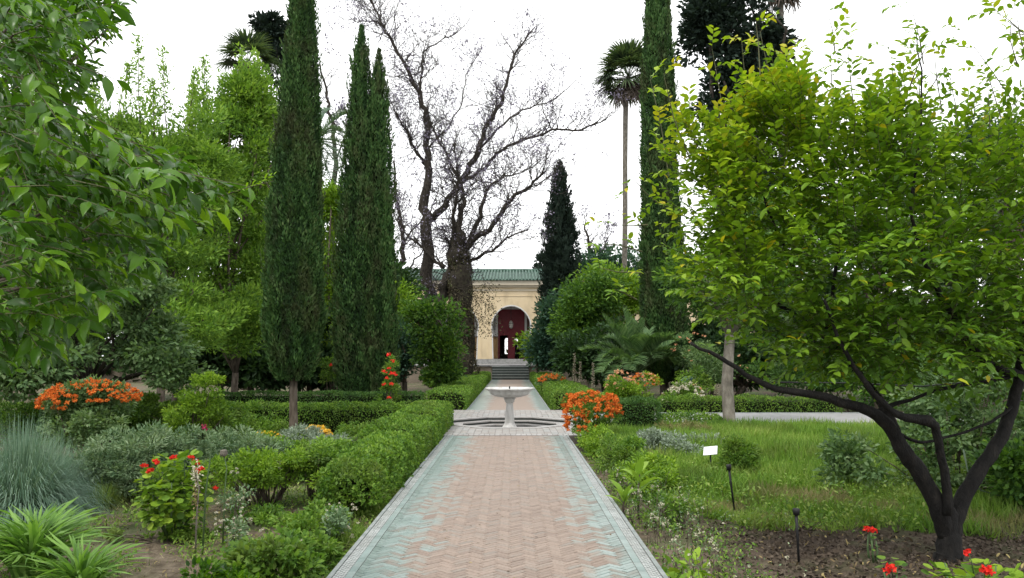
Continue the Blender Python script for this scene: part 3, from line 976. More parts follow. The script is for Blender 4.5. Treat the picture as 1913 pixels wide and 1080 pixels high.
for cx in ARCHES:
    for q in (-.42, .42):
        wx = cx + q
        for z in (2.1, 2.5, 2.9): g_.box(wx - .185, wx + .185, YR - .03, YR - .01, z - .02, z + .02)
        g_.box(wx - .015, wx + .015, YR - .035, YR - .012, 1.72, 3.2)
g_.build('window_grille', K['iron'], palace)
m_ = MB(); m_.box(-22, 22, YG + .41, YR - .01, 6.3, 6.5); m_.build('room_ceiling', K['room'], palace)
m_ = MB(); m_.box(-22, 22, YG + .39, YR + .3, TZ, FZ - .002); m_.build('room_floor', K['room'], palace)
for x in (-22, 21.7):
    m_ = MB(); m_.box(x, x + .3, YB + .56, YR + .3, FZ, 7.3); m_.build('side_wall', K['cream'], palace)
m_ = MB()
for x in [edges[1], edges[2], edges[3], edges[4]]: m_.box(x - .1, x + .1, YG + .402, YR - .002, FZ, 6.3)
m_.build('room_partition', K['room'], palace)

# lantern in the middle arch
lz = 4.15
lan = thing('hanging_lantern', 'glass lantern hanging in the middle arch of the palace porch', 'lantern', (ACX - .02, 63.6, lz))
m_ = MB(); m_.lathe([(.05, -.32), (.16, -.26), (.2, .1), (.13, .26), (.06, .34)], (ACX - .02, 63.6, lz), 8); m_.build('glass', K['glassy'], lan)
m_ = MB(); m_.lathe([(.17, -.27), (.18, -.23)], (ACX - .02, 63.6, lz), 8); m_.lathe([(.205, .09), (.205, .13)], (ACX - .02, 63.6, lz), 8); m_.build('frame', K['iron'], lan)
m_ = MB(); m_.tube([(ACX - .02, 63.6, lz + .34), (ACX - .02, 63.6, 6.3)], .02, 5); m_.build('chain', K['iron'], lan)

# ------------------------------------------------------------------ fountain
ft = thing('fountain', 'white marble fountain bowl on a tapering pedestal in the sunken pool', 'fountain', (BX, BY, -.255))
m_ = MB()
m_.lathe([(.105, .59), (.155, .60), (.30, .618), (.44, .66), (.50, .71), (.505, .745), (.53, .765), (.60, .80), (.615, .815), (.615, .835), (.60, .842), (.565, .835), (.50, .79), (.35, .735), (.12, .715), (.02, .712)], (BX, BY, 0), 40)
m_.build('bowl', K['marble'], ft, True)
m_ = MB(); m_.lathe([(.095, .47), (.115, .49), (.125, .53), (.15, .575), (.15, .592)], (BX, BY, 0), 24); m_.build('neck', K['marble'], ft, True)
m_ = MB(); m_.lathe([(.13, -.02), (.125, .1), (.105, .3), (.088, .44), (.094, .455), (.092, .469)], (BX, BY, 0), 8); m_.build('pedestal', K['marble'], ft)
m_ = MB(); m_.lathe([(.19, -.255), (.19, -.12), (.15, -.06), (.135, -.022)], (BX, BY, 0), 8); m_.build('base', K['marble'], ft)
m_ = MB(); m_.lathe([(.022, .70), (.02, .86), (.012, .88)], (BX, BY, 0), 8); m_.build('spout', K['iron'], ft)

# ================================================================== vegetation builders
def clump_leaves(blobs, n, clump_r, flat=.75, up=.5, size=.1, sj=.35, droop=.0, shell=.45, K_=None, outb=.8):
    """blobs: (center, radii, weight). returns leaf arrays and clump centres"""
    w = np.array([b[2] for b in blobs], float); w /= w.sum()
    nc = K_ or max(8, n // 90)
    bi = rng.choice(len(blobs), nc, p=w)
    cen = np.array([blobs[i][0] for i in bi]); rad = np.array([blobs[i][1] for i in bi])
    d = rdir(nc)
    rr = rng.random(nc) ** shell
    C = cen + d * rad * rr[:, None]
    cr = clump_r * (.55 + .9 * rng.random(nc))
    pw = cr ** 2; pw /= pw.sum()
    ci = rng.choice(nc, n, p=pw)
    ld = rdir(n)
    ld[:, 2] = np.where(ld[:, 2] < 0, ld[:, 2] * .6, ld[:, 2])
    lr = rng.random(n) ** .45
    Pp = C[ci] + ld * (cr[ci] * lr)[:, None] * np.array((1, 1, flat))
    out = unit(Pp - cen[ci]) 
    Dv = unit(ld * outb + out * .35 + rdir(n) * .55 + np.array((0, 0, -droop)))
    Nv = unit(np.array((0, 0, 1.0)) * up + ld * .5 + rdir(n) * .55)
    S = size * (1 + sj * (rng.random(n) * 2 - 1))
    crn = rng.random(nc)
    rnd = np.clip(.6 * rng.random(n) + .4 * crn[ci], 0, .999)
    return Pp, Dv, Nv, S, rnd, C

def pxblob(px, py, Y, rx, rz, w=1.0, ry=None):
    return (P(px, py, Y), np.array((M(rx, Y), M(ry if ry else rx, Y) * (1 if ry else .9), M(rz, Y))), w)

def limbs(mb, base, fork, targets, r0, sides=6, bend=.25):
    base, fork = np.array(base, float), np.array(fork, float)
    mid = (base + fork) / 2 + np.array((random.uniform(-.05, .05), random.uniform(-.05, .05), 0)) * np.linalg.norm(fork - base) * .6
    mb.tube([base + (0, 0, -.15), base + (0, 0, .02), (base * 2 + mid) / 3, mid, fork], [r0 * 1.35, r0 * 1.15, r0 * .98, r0 * .88, r0 * .78], max(sides, 8), wob=.14)
    for T_ in targets:
        T_ = np.array(T_, float)
        L = np.linalg.norm(T_ - fork)
        m1 = fork + (T_ - fork) * .35 + np.array((0, 0, bend * L * .35)) + rng.normal(size=3) * L * .05
        m2 = fork + (T_ - fork) * .7 + np.array((0, 0, bend * L * .3)) + rng.normal(size=3) * L * .06
        mb.tube([fork - (0, 0, .03), m1, m2, T_], [r0 * .55, r0 * .36, r0 * .2, r0 * .06], sides, wob=.1)

def tree(name, label, cat, base, blobs, n, size, mat, bark='bark', r0=.15, fork=.35, clump_r=.5, tpl='dia', asp=.45, group=None, up=.5, nl=10, droop=.0, parts=0, Kc=None, flat=.75, shell=.45):
    base = np.array(base, float)
    root = thing(name, label, cat, base, group)
    Pp, D, N, S, rnd, C = clump_leaves(blobs, n, clump_r, size=size, up=up, droop=droop, K_=Kc, flat=flat, shell=shell)
    top = np.mean([b[0] for b in blobs], axis=0)
    fk = base + (top - base) * fork
    fk[2] = base[2] + (top[2] - base[2]) * fork
    tr = MB()
    idx = rng.choice(len(C), min(nl, len(C)), replace=False)
    limbs(tr, base, fk, [C[i] for i in idx], r0)
    tr.build('trunk', K[bark], root)
    if parts:
        order = np.argsort(Pp[:, 1] + np.abs(Pp[:, 0]) * .1)[:parts]
        msk = np.zeros(n, bool); msk[order] = True
        leaf_parts('leaf', Pp[msk], D[msk], N[msk], S[msk], tpl, asp, rnd[msk], K[mat], root)
        Pp, D, N, S, rnd = Pp[~msk], D[~msk], N[~msk], S[~msk], rnd[~msk]
    leaf_obj('crown', Pp, D, N, S, tpl, asp, rnd, K[mat], root)['kind'] = 'stuff'
    return root

def flowerhead_mesh(name, mat, r=.03, n=16, tpl='dia', dome=.65, k=4, asp=.85, ps=.5):
    n = int(n * 1.9)
    ms = []
    for q in range(k):
        d = rdir(n); d[:, 2] = np.abs(d[:, 2])
        Pp = d * r * .62 * np.array((1, 1, dome))
        N = unit(rdir(n) * .4 + d)
        D = unit(rdir(n))
        V, L, Z, A = leaf_arrays(Pp, D, N, np.full(n, r * ps), tpl, asp, rng.random(n))
        ms.append(raw_mesh(name, V, L, Z, mat, None, A))
    return ms

def put_flowers(root, ms, pts, name='flower', smin=.8, smax=1.25, tilt=.5):
    off = np.array(wloc(root))
    for p in pts:
        o = link(name, random.choice(ms), root, tuple(np.array(p) - off))
        s = random.uniform(smin, smax)
        o.scale = (s, s, s)
        o.rotation_euler = (random.uniform(-tilt, tilt), random.uniform(-tilt, tilt), random.uniform(0, 6.28))

def bush(name, label, cat, blobs, n, size, mat, ground=BED, clump_r=.12, tpl='dia', asp=.5, stems=14, stem_r=.012, stem_mat='bark_brown', group=None, up=.55, parts=0, core=True, shell=.4, Kc=None, outb=.8, base=None):
    c = np.mean([b[0] for b in blobs], axis=0)
    base = np.array((c[0], c[1], ground)) if base is None else np.array(base)
    root = thing(name, label, cat, base, group)
    Pp, D, N, S, rnd, C = clump_leaves(blobs, n, clump_r, size=size, up=up, K_=Kc, shell=shell, outb=outb)
    ok = Pp[:, 2] > ground + .01
    Pp, D, N, S, rnd = Pp[ok], D[ok], N[ok], S[ok], rnd[ok]
    st = MB()
    for i in rng.choice(len(C), min(stems, len(C)), replace=False):
        T_ = C[i]
        b0 = base + np.array((rng.normal() * .05, rng.normal() * .05, -.03)) + (T_ - base) * np.array((.25, .25, 0))
        m1 = b0 + (T_ - b0) * .5 + np.array((rng.normal() * .03, rng.normal() * .03, .03))
        st.tube([b0, m1, T_], [stem_r, stem_r * .75, stem_r * .3], 4)
    st.build('stem', K[stem_mat], root)['kind'] = 'stuff'
    if parts:
        order = np.argsort(Pp[:, 1])[:parts]
        msk = np.zeros(len(Pp), bool); msk[order] = True
        leaf_parts('leaf', Pp[msk], D[msk], N[msk], S[msk], tpl, asp, rnd[msk], K[mat], root)
        Pp, D, N, S, rnd = Pp[~msk], D[~msk], N[~msk], S[~msk], rnd[~msk]
    leaf_obj('foliage', Pp, D, N, S, tpl, asp, rnd, K[mat], root)['kind'] = 'stuff'
    root_c = C
    return root, C, Pp, D

def surf_pts(blobs, n, front=True, topw=True):
    """points on the outside of the blobs, favouring the top"""
    out = []
    w = np.array([b[2] for b in blobs], float); w /= w.sum()
    while len(out) < n:
        b = blobs[rng.choice(len(blobs), p=w)]
        d = rdir(1)[0]
        if d[2] < -.15 and topw: continue
        if front and d[1] > .5: continue
        p = b[0] + d * b[1] * random.uniform(.95, 1.12)
        ins = any(np.sum(((p - q[0]) / (q[1] * .9)) ** 2) < 1 for q in blobs)
        if ins: continue
        out.append(p)
    return out

def hedge(label, x0, x1, y0, y1, z1, mat='box', dens=1500, size=.034, z0=BED, rough=.05, name='box_hedge', group='clipped box hedges', rnd_top=.12, leafy=.02, spikes=0, gappy=0.0):
    cx, cy = (x0 + x1) / 2, (y0 + y1) / 2
    root = thing(name, label, 'hedge', (cx, cy, z0), group)
    hx, hy, h = (x1 - x0) / 2, (y1 - y0) / 2, z1 - z0
    # areas
    At, Ax, Ay = 4 * hx * hy, 2 * 2 * hy * h, 2 * 2 * hx * h
    n = int((At + Ax + Ay) * dens)
    pick = rng.choice(3, n, p=np.array((At, Ax, Ay)) / (At + Ax + Ay))
    u, v = rng.random(n) * 2 - 1, rng.random(n) * 2 - 1
    Q = np.zeros((n, 3)); Nn = np.zeros((n, 3))
    m = pick == 0
    Q[m] = np.stack([u[m] * hx, v[m] * hy, np.full(m.sum(), h)], 1); Nn[m] = (0, 0, 1)
    m = pick == 1
    s = np.sign(rng.random(n) - .5)
    Q[m] = np.stack([s[m] * hx, u[m] * hy, (v[m] * .5 + .5) * h], 1); Nn[m] = np.stack([s[m], 0 * s[m], 0 * s[m]], 1)
    m = pick == 2
    Q[m] = np.stack([u[m] * hx, s[m] * hy, (v[m] * .5 + .5) * h], 1); Nn[m] = np.stack([0 * s[m], s[m], 0 * s[m]], 1)
    # round the long edges a little
    ez = np.clip((Q[:, 2] - (h - rnd_top)) / rnd_top, 0, 1)
    for ax, hh in ((0, hx), (1, hy)):
        e = np.clip((np.abs(Q[:, ax]) - (hh - rnd_top)) / rnd_top, 0, 1)
        Q[:, 2] -= np.where(pick == 0, e ** 2 * rnd_top * .55, 0)
        Q[:, ax] -= np.where(pick != 0, np.sign(Q[:, ax]) * ez ** 2 * rnd_top * .45, 0)
    Wp = Q + np.array((cx, cy, z0))
    # slow bulges
    def nz(p, f, ph):
        return np.sin(p[:, 0] * f + ph) * np.sin(p[:, 1] * f * .83 + 1.7 * ph) + .6 * np.sin(p[:, 0] * f * 2.3 + p[:, 2] * f * 1.9 + ph * 2) * np.sin(p[:, 1] * f * 2.1 + ph)
    bulge = rough * (nz(Wp, 3.1, cx) * .6 + nz(Wp, 9.0, cy) * .4)
    dep = rng.exponential(leafy, n)
    Wp = Wp + Nn * (bulge - dep + .012)[:, None]
    if gappy > 0:
        g = nz(Wp, 5.0, 2.0)
        keep = ~((g > (1.2 - gappy)) & (pick != 0))
        Wp, Nn, pick = Wp[keep], Nn[keep], pick[keep]
        n = len(Wp)
    D = unit(Nn * .45 + rdir(n) * .8 + np.array((0, 0, .35)))
    N = unit(Nn * .7 + rdir(n) * .6 + np.array((0, 0, .3)))
    cl = .5 + .5 * np.clip(nz(Wp, 7.0, 1.0), -1, 1)
    rnd = np.clip(.62 * rng.random(n) + .38 * cl, 0, .999)
    leaf_obj('foliage', Wp, D, N, size * (.7 + .6 * rng.random(n)), 'dia', .6, rnd, K[mat], root)['kind'] = 'stuff'
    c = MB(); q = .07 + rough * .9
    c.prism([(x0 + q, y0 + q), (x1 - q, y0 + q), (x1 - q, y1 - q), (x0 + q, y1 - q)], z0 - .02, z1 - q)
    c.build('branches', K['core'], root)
    return root

def prof(keys, t):
    return np.interp(t, [k[0] for k in keys], [k[1] for k in keys])

def cypress(label, base, spires, n, mat='cypress', size=.2, asp=.28, trunk=.13, z0=None, core=.72, rough=.14, group='cypress trees', name='cypress_tree', bark='bark_grey', upw=1.5, lobes=1.0):
    """spires: list of (x, y, zbottom, ztop, [(t, r)...])"""
    root = thing(name, label, 'tree', base, group)
    Ps, Ds, Ns, Ss, Rs = [], [], [], [], []
    tot = sum((s[3] - s[2]) * s[4][len(s[4]) // 2][1] for s in spires)
    c = MB()
    for (x, y, zb, zt, keys) in spires:
        m = int(n * (zt - zb) * keys[len(keys) // 2][1] / tot)
        th = rng.random(m) * 2 * math.pi
        t = rng.random(m)
        # sample more where the radius is large
        R = prof(keys, t); acc = rng.random(m) < (R / R.max() * .8 + .2)
        th, t = th[acc], t[acc]; m = len(t)
        z = zb + t * (zt - zb)
        R = prof(keys, t)
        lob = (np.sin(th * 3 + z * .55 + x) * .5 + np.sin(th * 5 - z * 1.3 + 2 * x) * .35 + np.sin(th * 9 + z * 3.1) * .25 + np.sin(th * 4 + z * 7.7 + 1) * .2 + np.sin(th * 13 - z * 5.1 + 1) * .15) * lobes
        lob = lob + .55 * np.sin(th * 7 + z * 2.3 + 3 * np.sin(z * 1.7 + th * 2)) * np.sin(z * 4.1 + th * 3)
        rr = R * (1 + rough * lob) * (1 - rng.exponential(.07, m))
        o = np.stack([np.cos(th), np.sin(th), 0 * th], 1)
        Ps.append(np.stack([x + rr * np.cos(th), y + rr * np.sin(th), z], 1))
        Ds.append(unit(o * .6 + np.array((0, 0, upw)) + rdir(m) * .95))
        Ns.append(unit(o + rdir(m) * .9))
        Ss.append(size * (.6 + .8 * rng.random(m)) * (.6 + .4 * R / R.max()))
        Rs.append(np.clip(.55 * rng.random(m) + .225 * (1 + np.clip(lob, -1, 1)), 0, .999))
        ns = int(13 * (zt - zb))
        tc_ = rng.random(ns) ** .8 * .93; th_ = rng.random(ns) * 2 * math.pi
        per = 26
        t2 = np.repeat(tc_, per) + rng.normal(size=ns * per) * .004; a2 = np.repeat(th_, per) + rng.normal(size=ns * per) * .09
        s2 = np.tile(np.linspace(0, 1, per), ns)
        R2 = prof(keys, np.clip(t2, 0, 1)); hz = np.repeat(.25 + .45 * rng.random(ns), per)
        rr2 = R2 * (1.0 + .30 * s2 * (.4 + rough * 4)); o2 = np.stack([np.cos(a2), np.sin(a2), 0 * a2], 1)
        Ps.append(np.stack([x + rr2 * np.cos(a2), y + rr2 * np.sin(a2), zb + t2 * (zt - zb) + s2 * hz], 1))
        Ds.append(unit(o2 * .4 + np.array((0, 0, 1.4)) + rdir(len(a2)) * .5)); Ns.append(unit(o2 + rdir(len(a2)) * .7))
        Ss.append(size * (.6 + .6 * rng.random(len(a2)))); Rs.append(np.clip(.5 + .45 * rng.random(len(a2)), 0, .98))
        kk = 14
        pts = [(x, y, zb + .15 + (zt - zb - .4) * k / kk) for k in range(kk + 1)]
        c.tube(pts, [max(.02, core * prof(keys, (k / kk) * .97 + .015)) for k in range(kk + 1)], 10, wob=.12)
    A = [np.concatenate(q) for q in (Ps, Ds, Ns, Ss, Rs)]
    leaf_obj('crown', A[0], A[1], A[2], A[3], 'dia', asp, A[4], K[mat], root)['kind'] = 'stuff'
    c.build('light_blocking_core', K['core'], root)  # solid dark core added inside the crown to block light
    tr = MB()
    x, y, zb = spires[0][0], spires[0][1], spires[0][2]
    tr.tube([(base[0], base[1], base[2] - .1), (base[0], base[1], base[2] + .1), (base[0] * .6 + x * .4, y, (base[2] + zb) / 2), (x, y, zb + .6)], [trunk * 1.3, trunk * 1.05, trunk * .9, trunk * .8], 9, wob=.15)
    tr.build('trunk', K[bark], root)
    return root

def frond(mbr, base, dir_, L, droop, nleaf, ll, w, plane_up=.5):
    """feather palm frond; returns leaflet arrays"""
    d = unit(np.array(dir_, float))
    ts = np.linspace(0, 1, 10)
    pts = np.array([base + d * L * t + np.array((0, 0, -1)) * droop * L * t ** 2.2 for t in ts])
    mbr.tube(pts, np.linspace(.03, .006, 10) * max(L / 3, .6), 4, caps=False)
    t = np.linspace(.12, 1, nleaf)
    Pc = np.stack([np.interp(t, ts, pts[:, k]) for k in range(3)], 1)
    tan = unit(np.gradient(Pc, axis=0))
    side = unit(np.cross(tan, np.array((0, 0, 1.0))))
    nrm = np.cross(side, tan)
    out = []
    for s in (-1, 1):
        Dd = unit(side * s * .9 + tan * .75 + nrm * plane_up + rdir(nleaf) * .12)
        sz = ll * (np.sin(np.clip(t, .08, 1) * math.pi * .82) * .75 + .35) * (1 + .1 * rng.normal(size=nleaf))
        out.append((Pc, Dd, unit(nrm + rdir(nleaf) * .15), sz))
    return [np.concatenate([o[k] for o in out]) for k in range(4)]

def feather_palm(label, base, crown, nf, L, mat, trunk_r, ll=.45, group=None, elev=(10, 80), droop=(.35, .8), az=None, skirt=False, nleaf=60, name='date_palm'):
    root = thing(name, label, 'palm tree', base, group)
    crown = np.array(crown, float)
    tr = MB()
    nseg = 12
    pts = [np.array(base) + (crown - np.array(base)) * k / nseg for k in range(nseg + 1)]
    if crown[2] - base[2] > .5:
        tr.tube(pts, [trunk_r * (1.08 if k % 2 else .95) for k in range(nseg + 1)], 10, wob=.15)
        tr.build('trunk', K['bark_brown'], root)
    for k in range(nf):
        a = (az[0] + (az[1] - az[0]) * random.random()) if az else 2 * math.pi * k * .618
        e = math.radians(random.uniform(*elev))
        d = (math.cos(a) * math.cos(e), math.sin(a) * math.cos(e), math.sin(e))
        rb_ = MB()
        Pp, D, N, S = frond(rb_, crown, d, L * random.uniform(.8, 1.1), random.uniform(*droop), nleaf, ll, .03)
        r_ = rb_.build('frond', K['stem_green'], root)
        leaf_obj('leaflets', Pp, D, N, S, 'blade', .095, rng.random(len(Pp)), K[mat], r_)['kind'] = 'stuff'
    return root

def fan_palm(label, base, crown, nf, R, trunk_r, skirt=26, group='fan palms with tall bare trunks', name='fan_palm'):
    root = thing(name, label, 'palm tree', base, group)
    base, crown = np.array(base, float), np.array(crown, float)
    tr = MB()
    pts = [base + (crown - base) * k / 14 + np.array((math.sin(k * .35) * .12, 0, 0)) * (k > 0) * (k < 14) for k in range(15)]
    tr.tube(pts, [trunk_r * (1.5 - .5 * min(1, k / 5)) for k in range(15)], 10, wob=.12)
    tr.build('trunk', K['bark_grey'], root)
    def fan(c, d, r, nb, mat, nm):
        d = unit(np.array(d, float))
        side = unit(np.cross(d, np.array((0, 0, 1.0)) + .01))
        up = np.cross(side, d)
        ang = np.linspace(-1.9, 1.9, nb)
        Dd = unit(np.cos(ang)[:, None] * d + np.sin(ang)[:, None] * side + up * -.12 + rdir(nb) * .06)
        Pp = np.tile(c, (nb, 1))
        leaf_obj(nm, Pp, Dd, np.tile(up, (nb, 1)), r * (.75 + .25 * np.cos(ang * .6)), 'blade', .09, rng.random(nb), K[mat], root)
    st = MB()
    for k in range(nf):
        a = 2 * math.pi * k * .618; e = math.radians(random.uniform(-25, 85))
        d = np.array((math.cos(a) * math.cos(e), math.sin(a) * math.cos(e), math.sin(e)))
        c = crown + d * R * .5
        st.tube([crown, c], .02, 4)
        fan(c, d + (0, 0, -.25), R * .62, 26, 'fan', 'fan_leaf')
    st.build('petioles', K['stem_green'], root)
    for k in range(skirt):
        a = 2 * math.pi * k * .618
        d = np.array((math.cos(a) * .45, math.sin(a) * .45, -1.0))
        fan(crown + np.array((math.cos(a), math.sin(a), 0)) * R * .22 + (0, 0, -R * (.05 + .5 * random.random())), d, R * .5, 12, 'dead', 'dead_leaf')
    return root

def twig_batch(P0, D, L, nl, size, mb=None, r=.004, sag=.15, spread=.9, droop=.0, up=.5, sj=.25, gather=0.0):
    """alternate leaves along curved twigs. returns leaf arrays"""
    T_ = len(P0)
    D = unit(D)
    L = np.broadcast_to(np.asarray(L, float), (T_,))
    t = np.linspace(.12, 1, nl)
    if gather: t = t ** (1 / (1 + gather))
    sagv = rdir(T_) * .12 + np.array((0, 0, -sag))
    Pt = P0[:, None, :] + D[:, None, :] * (L[:, None] * t[None, :])[:, :, None] + sagv[:, None, :] * (L[:, None] * t[None, :] ** 2)[:, :, None]
    tan = unit(D[:, None, :] + 2 * sagv[:, None, :] * t[None, :, None])
    ref = np.array((0, 0, 1.0))
    side = unit(np.cross(tan, ref) + 1e-4)
    upv = np.cross(side, tan)
    alt = np.where(np.arange(nl) % 2 == 0, 1.0, -1.0)[None, :, None]
    ph = (rng.random((T_, nl, 1)) - .5) * 1.6
    sd = side * np.cos(ph) * alt + upv * np.sin(ph)
    Dl = unit(tan * (1 - .45 * spread) + sd * spread + np.array((0, 0, -droop)) + rng.normal(size=Pt.shape) * .12)
    Nl = unit(np.array((0, 0, up)) + upv * .4 + rng.normal(size=Pt.shape) * .3)
    S = size * (1 + sj * (rng.random((T_, nl)) * 2 - 1)) * (.75 + .35 * np.sin(t * 2.6))[None, :]
    tr = rng.random((T_, 1))
    rnd = np.clip(.35 * rng.random((T_, nl)) + .4 * tr + .25 * t[None, :], 0, .999)
    if mb is not None:
        a = P0
        for i in range(T_):
            q = [P0[i], P0[i] + D[i] * L[i] * .5 + sagv[i] * L[i] * .25, P0[i] + D[i] * L[i] + sagv[i] * L[i]]
            mb.tube(q, [r, r * .75, r * .35], 3, caps=False)
    return Pt.reshape(-1, 3), Dl.reshape(-1, 3), Nl.reshape(-1, 3), S.ravel(), rnd.ravel()

# ================================================================== bare jacarandas in front of the palace
def bare_tree(label, Y, lines, trunk_sides, seed, ntw=1.0, blossoms=2600, spread=1.0, lilac_r=.13, mat='bark', bmat='bark', group='bare jacaranda trees', lk=.6):
    rs = np.random.default_rng(seed)
    base = None
    tr, lm, tw = MB(), MB(), MB()
    pts_all = []
    for li, (pl_, dy0, dy1) in enumerate(lines):
        pts, rad = [], []
        n = len(pl_)
        for i, (px, py, wpx) in enumerate(pl_):
            Yi = Y + dy0 + (dy1 - dy0) * i / max(1, n - 1)
            pts.append(P(px, py, Yi)); rad.append(M(wpx * (lk if li else 1.0), Yi) / 2)
        pts, rad = np.array(pts), np.array(rad)
        # finer curve with some crookedness
        tt = np.linspace(0, n - 1, (n - 1) * 4 + 1)
        fp = np.stack([np.interp(tt, np.arange(n), pts[:, k]) for k in range(3)], 1)
        fr = np.interp(tt, np.arange(n), rad)
        fp[1:-1] += rs.normal(size=fp[1:-1].shape) * np.minimum(.10, fr[1:-1, None] * .3 + .03)
        (tr if li == 0 else lm).tube(fp, fr, 9 if rad[0] > .2 else 6, wob=.16)
        if li == 0:
            base = fp[0].copy()
        start = 0 if li else int(len(fp) * .45)
        for i in range(start, len(fp)):
            d = fp[min(i + 1, len(fp) - 1)] - fp[max(i - 1, 0)]
            pts_all.append((fp[i], d / (np.linalg.norm(d) + 1e-9), fr[i], i / len(fp)))
    root = thing('jacaranda_tree', label, 'tree', base, group)
    tips = []
    def grow(p, d, L, r, lev):
        k = 4 if lev < 2 else 3
        q = [p]
        dd = d.copy()
        for s in range(k):
            dd = unit(dd + rs.normal(size=3) * .24 + np.array((0, 0, .10 if lev < 2 else .02)))
            q.append(q[-1] + dd * L / k)
        tw.tube(q, np.linspace(r, r * .4, k + 1), 4 if lev == 0 else 3, caps=False)
        if lev >= 2:
            tips.append(q[-1]); return
        for c in range(4 if lev == 0 else 3):
            t = .3 + .7 * (c + rs.random()) / 4
            i = min(k - 1, int(t * k)); f = t * k - i
            pp = q[i] + (q[i + 1] - q[i]) * min(1, f)
            nd = unit((q[i + 1] - q[i]) / (L / k) * .8 + rs.normal(size=3) * .62 + np.array((0, 0, .15)))
            grow(pp, nd, L * rs.uniform(.42, .66), r * .58, lev + 1)
    for (p, d, r, t) in pts_all:
        m = ntw * (1.0 if t > .3 else .5)
        m = int(m) + (rs.random() < m - int(m))
        for c in range(m):
            nd = unit(d * .5 + rs.normal(size=3) * .75 * np.array((1, .8, 1)) + np.array((0, 0, .3)))
            grow(p, nd, rs.uniform(1.1, 2.6) * spread, max(.011, min(.028, r * .4)), 0)
    tr.build('trunk', K[bmat], root)
    lm.build('limbs', K[mat], root)
    o = tw.build('twigs', K[mat], root); o['kind'] = 'stuff'
    tips = np.array(tips)
    if bmat == 'ivybark':
        n = 9000
        t = rs.random(n) ** .9; a = rs.random(n) * 6.28
        ax, bx = P(862, 700, Y), P(858, 470, Y)
        R = np.interp(t, [0, .25, .6, 1], [M(60, Y) / 2, M(42, Y) / 2, M(38, Y) / 2, M(38, Y) / 2]) * (1 + .12 * rs.random(n) + .10 * np.sin(t * 30 + a * 3))
        Pp = ax + (bx - ax) * t[:, None] + np.stack([np.cos(a) * R, np.sin(a) * R, 0 * a], 1)
        leaf_obj('ivy', Pp, unit(rdir(n) + np.array((0, 0, -1.0))), rdir(n), .15 * (.5 + rs.random(n)), 'dia', .35, rs.random(n), K['deadivy'], root)['kind'] = 'stuff'
        cl = np.array([P(rs.uniform(872, 925), rs.uniform(530, 625), Y - .5) for _ in range(60)])
        n = 1500
        Pp = cl[rs.integers(0, 60, n)] + rs.normal(size=(n, 3)) * .22
        leaf_obj('hanging_spray', Pp, rdir(n), rdir(n), .11 * (.5 + rs.random(n)), 'dia', .5, rs.random(n), K['deadivy'], root)['kind'] = 'stuff'
    if blossoms:
        sel = tips[rs.choice(len(tips), blossoms)]
        # blossom gathers in loose masses
        wgt = np.sin(sel[:, 0] * 1.1 + 1) * np.sin(sel[:, 2] * 1.3 + seed) 
        sel = sel[wgt > -.25]
        n = len(sel) * 2
        Pp = np.repeat(sel, 2, axis=0) + rs.normal(size=(n, 3)) * .11
        leaf_obj('blossom', Pp, rdir(n), rdir(n), lilac_r * (.5 + rs.random(n)), 'dia', .7, rs.random(n), K['lilac'], root)['kind'] = 'stuff'
    return root

bare_tree('tall bare jacaranda with slim dark trunk and two long forking limbs', 47.0, [
    ([(798, 640, 30), (797, 550, 25), (797, 467, 22), (798, 404, 20), (800, 332, 15), (802, 275, 12), (796, 218, 11), (783, 174, 9), (762, 130, 7), (734, 83, 5.5), (716, 49, 4.5), (700, 18, 3.5), (688, -10, 3)], 0, -1.5),
    ([(800, 412, 24), (832, 384, 20), (864, 337, 19), (890, 285, 17), (910, 233, 15), (936, 197, 12), (949, 145, 9), (962, 104, 7), (998, 52, 4)], 0, 1.5),
    ([(862, 342, 13), (905, 316, 11), (926, 285, 9), (972, 264, 8), (1030, 244, 7), (1087, 241, 6), (1133, 223, 3)], .8, -2.0),
    ([(784, 176, 8), (789, 119, 6), (791, 98, 5), (832, 72, 4), (856, 60, 2)], -1.0, 1.0),
    ([(799, 315, 11), (782, 292, 9), (770, 270, 8), (762, 249, 6), (745, 222, 4), (730, 190, 3)], 0, -2),
    ([(716, 49, 5), (690, 38, 4), (668, 42, 3), (650, 28, 2)], -1.3, 1.0),
    ([(892, 282, 9), (930, 240, 7), (975, 205, 5), (1030, 190, 4), (1075, 150, 2)], 1, 3),
    ([(802, 275, 7), (835, 240, 5), (862, 195, 4), (870, 140, 3), (900, 90, 2)], -.5, 2),
], 9, 3, ntw=3.2, blossoms=9000, lilac_r=.10)
bare_tree('stout old jacaranda with mossy dark trunk left of the palace arch', 44.5, [
    ([(862, 700, 62), (863, 640, 42), (863, 560, 38), (861, 505, 40), (855, 468, 36), (852, 440, 22), (853, 420, 12)], 0, 0),
    ([(843, 462, 20), (864, 394, 15), (866, 358, 12), (838, 295, 8), (812, 249, 6), (800, 215, 3)], 0, 2),
    ([(866, 470, 22), (895, 440, 17), (931, 410, 15), (962, 363, 12), (993, 347, 8), (1020, 320, 4)], 0, -2),
    ([(872, 462, 18), (895, 404, 13), (910, 358, 10), (936, 332, 7), (975, 325, 4), (1010, 300, 3)], 0, 2.5),
    ([(868, 492, 12), (921, 467, 8), (955, 440, 5), (985, 430, 3)], 0, -1.5),
    ([(830, 500, 14), (808, 482, 10), (778, 452, 7), (752, 430, 5), (735, 395, 3)], 0, 1.5),
    ([(856, 478, 30), (838, 520, 34), (824, 560, 34), (816, 640, 40)], 0, .8),
    ([(846, 450, 16), (850, 400, 10), (856, 330, 7), (848, 270, 4)], 0, -3),
], 9, 8, ntw=3.2, blossoms=5200, lilac_r=.10, spread=.95, bmat='ivybark')
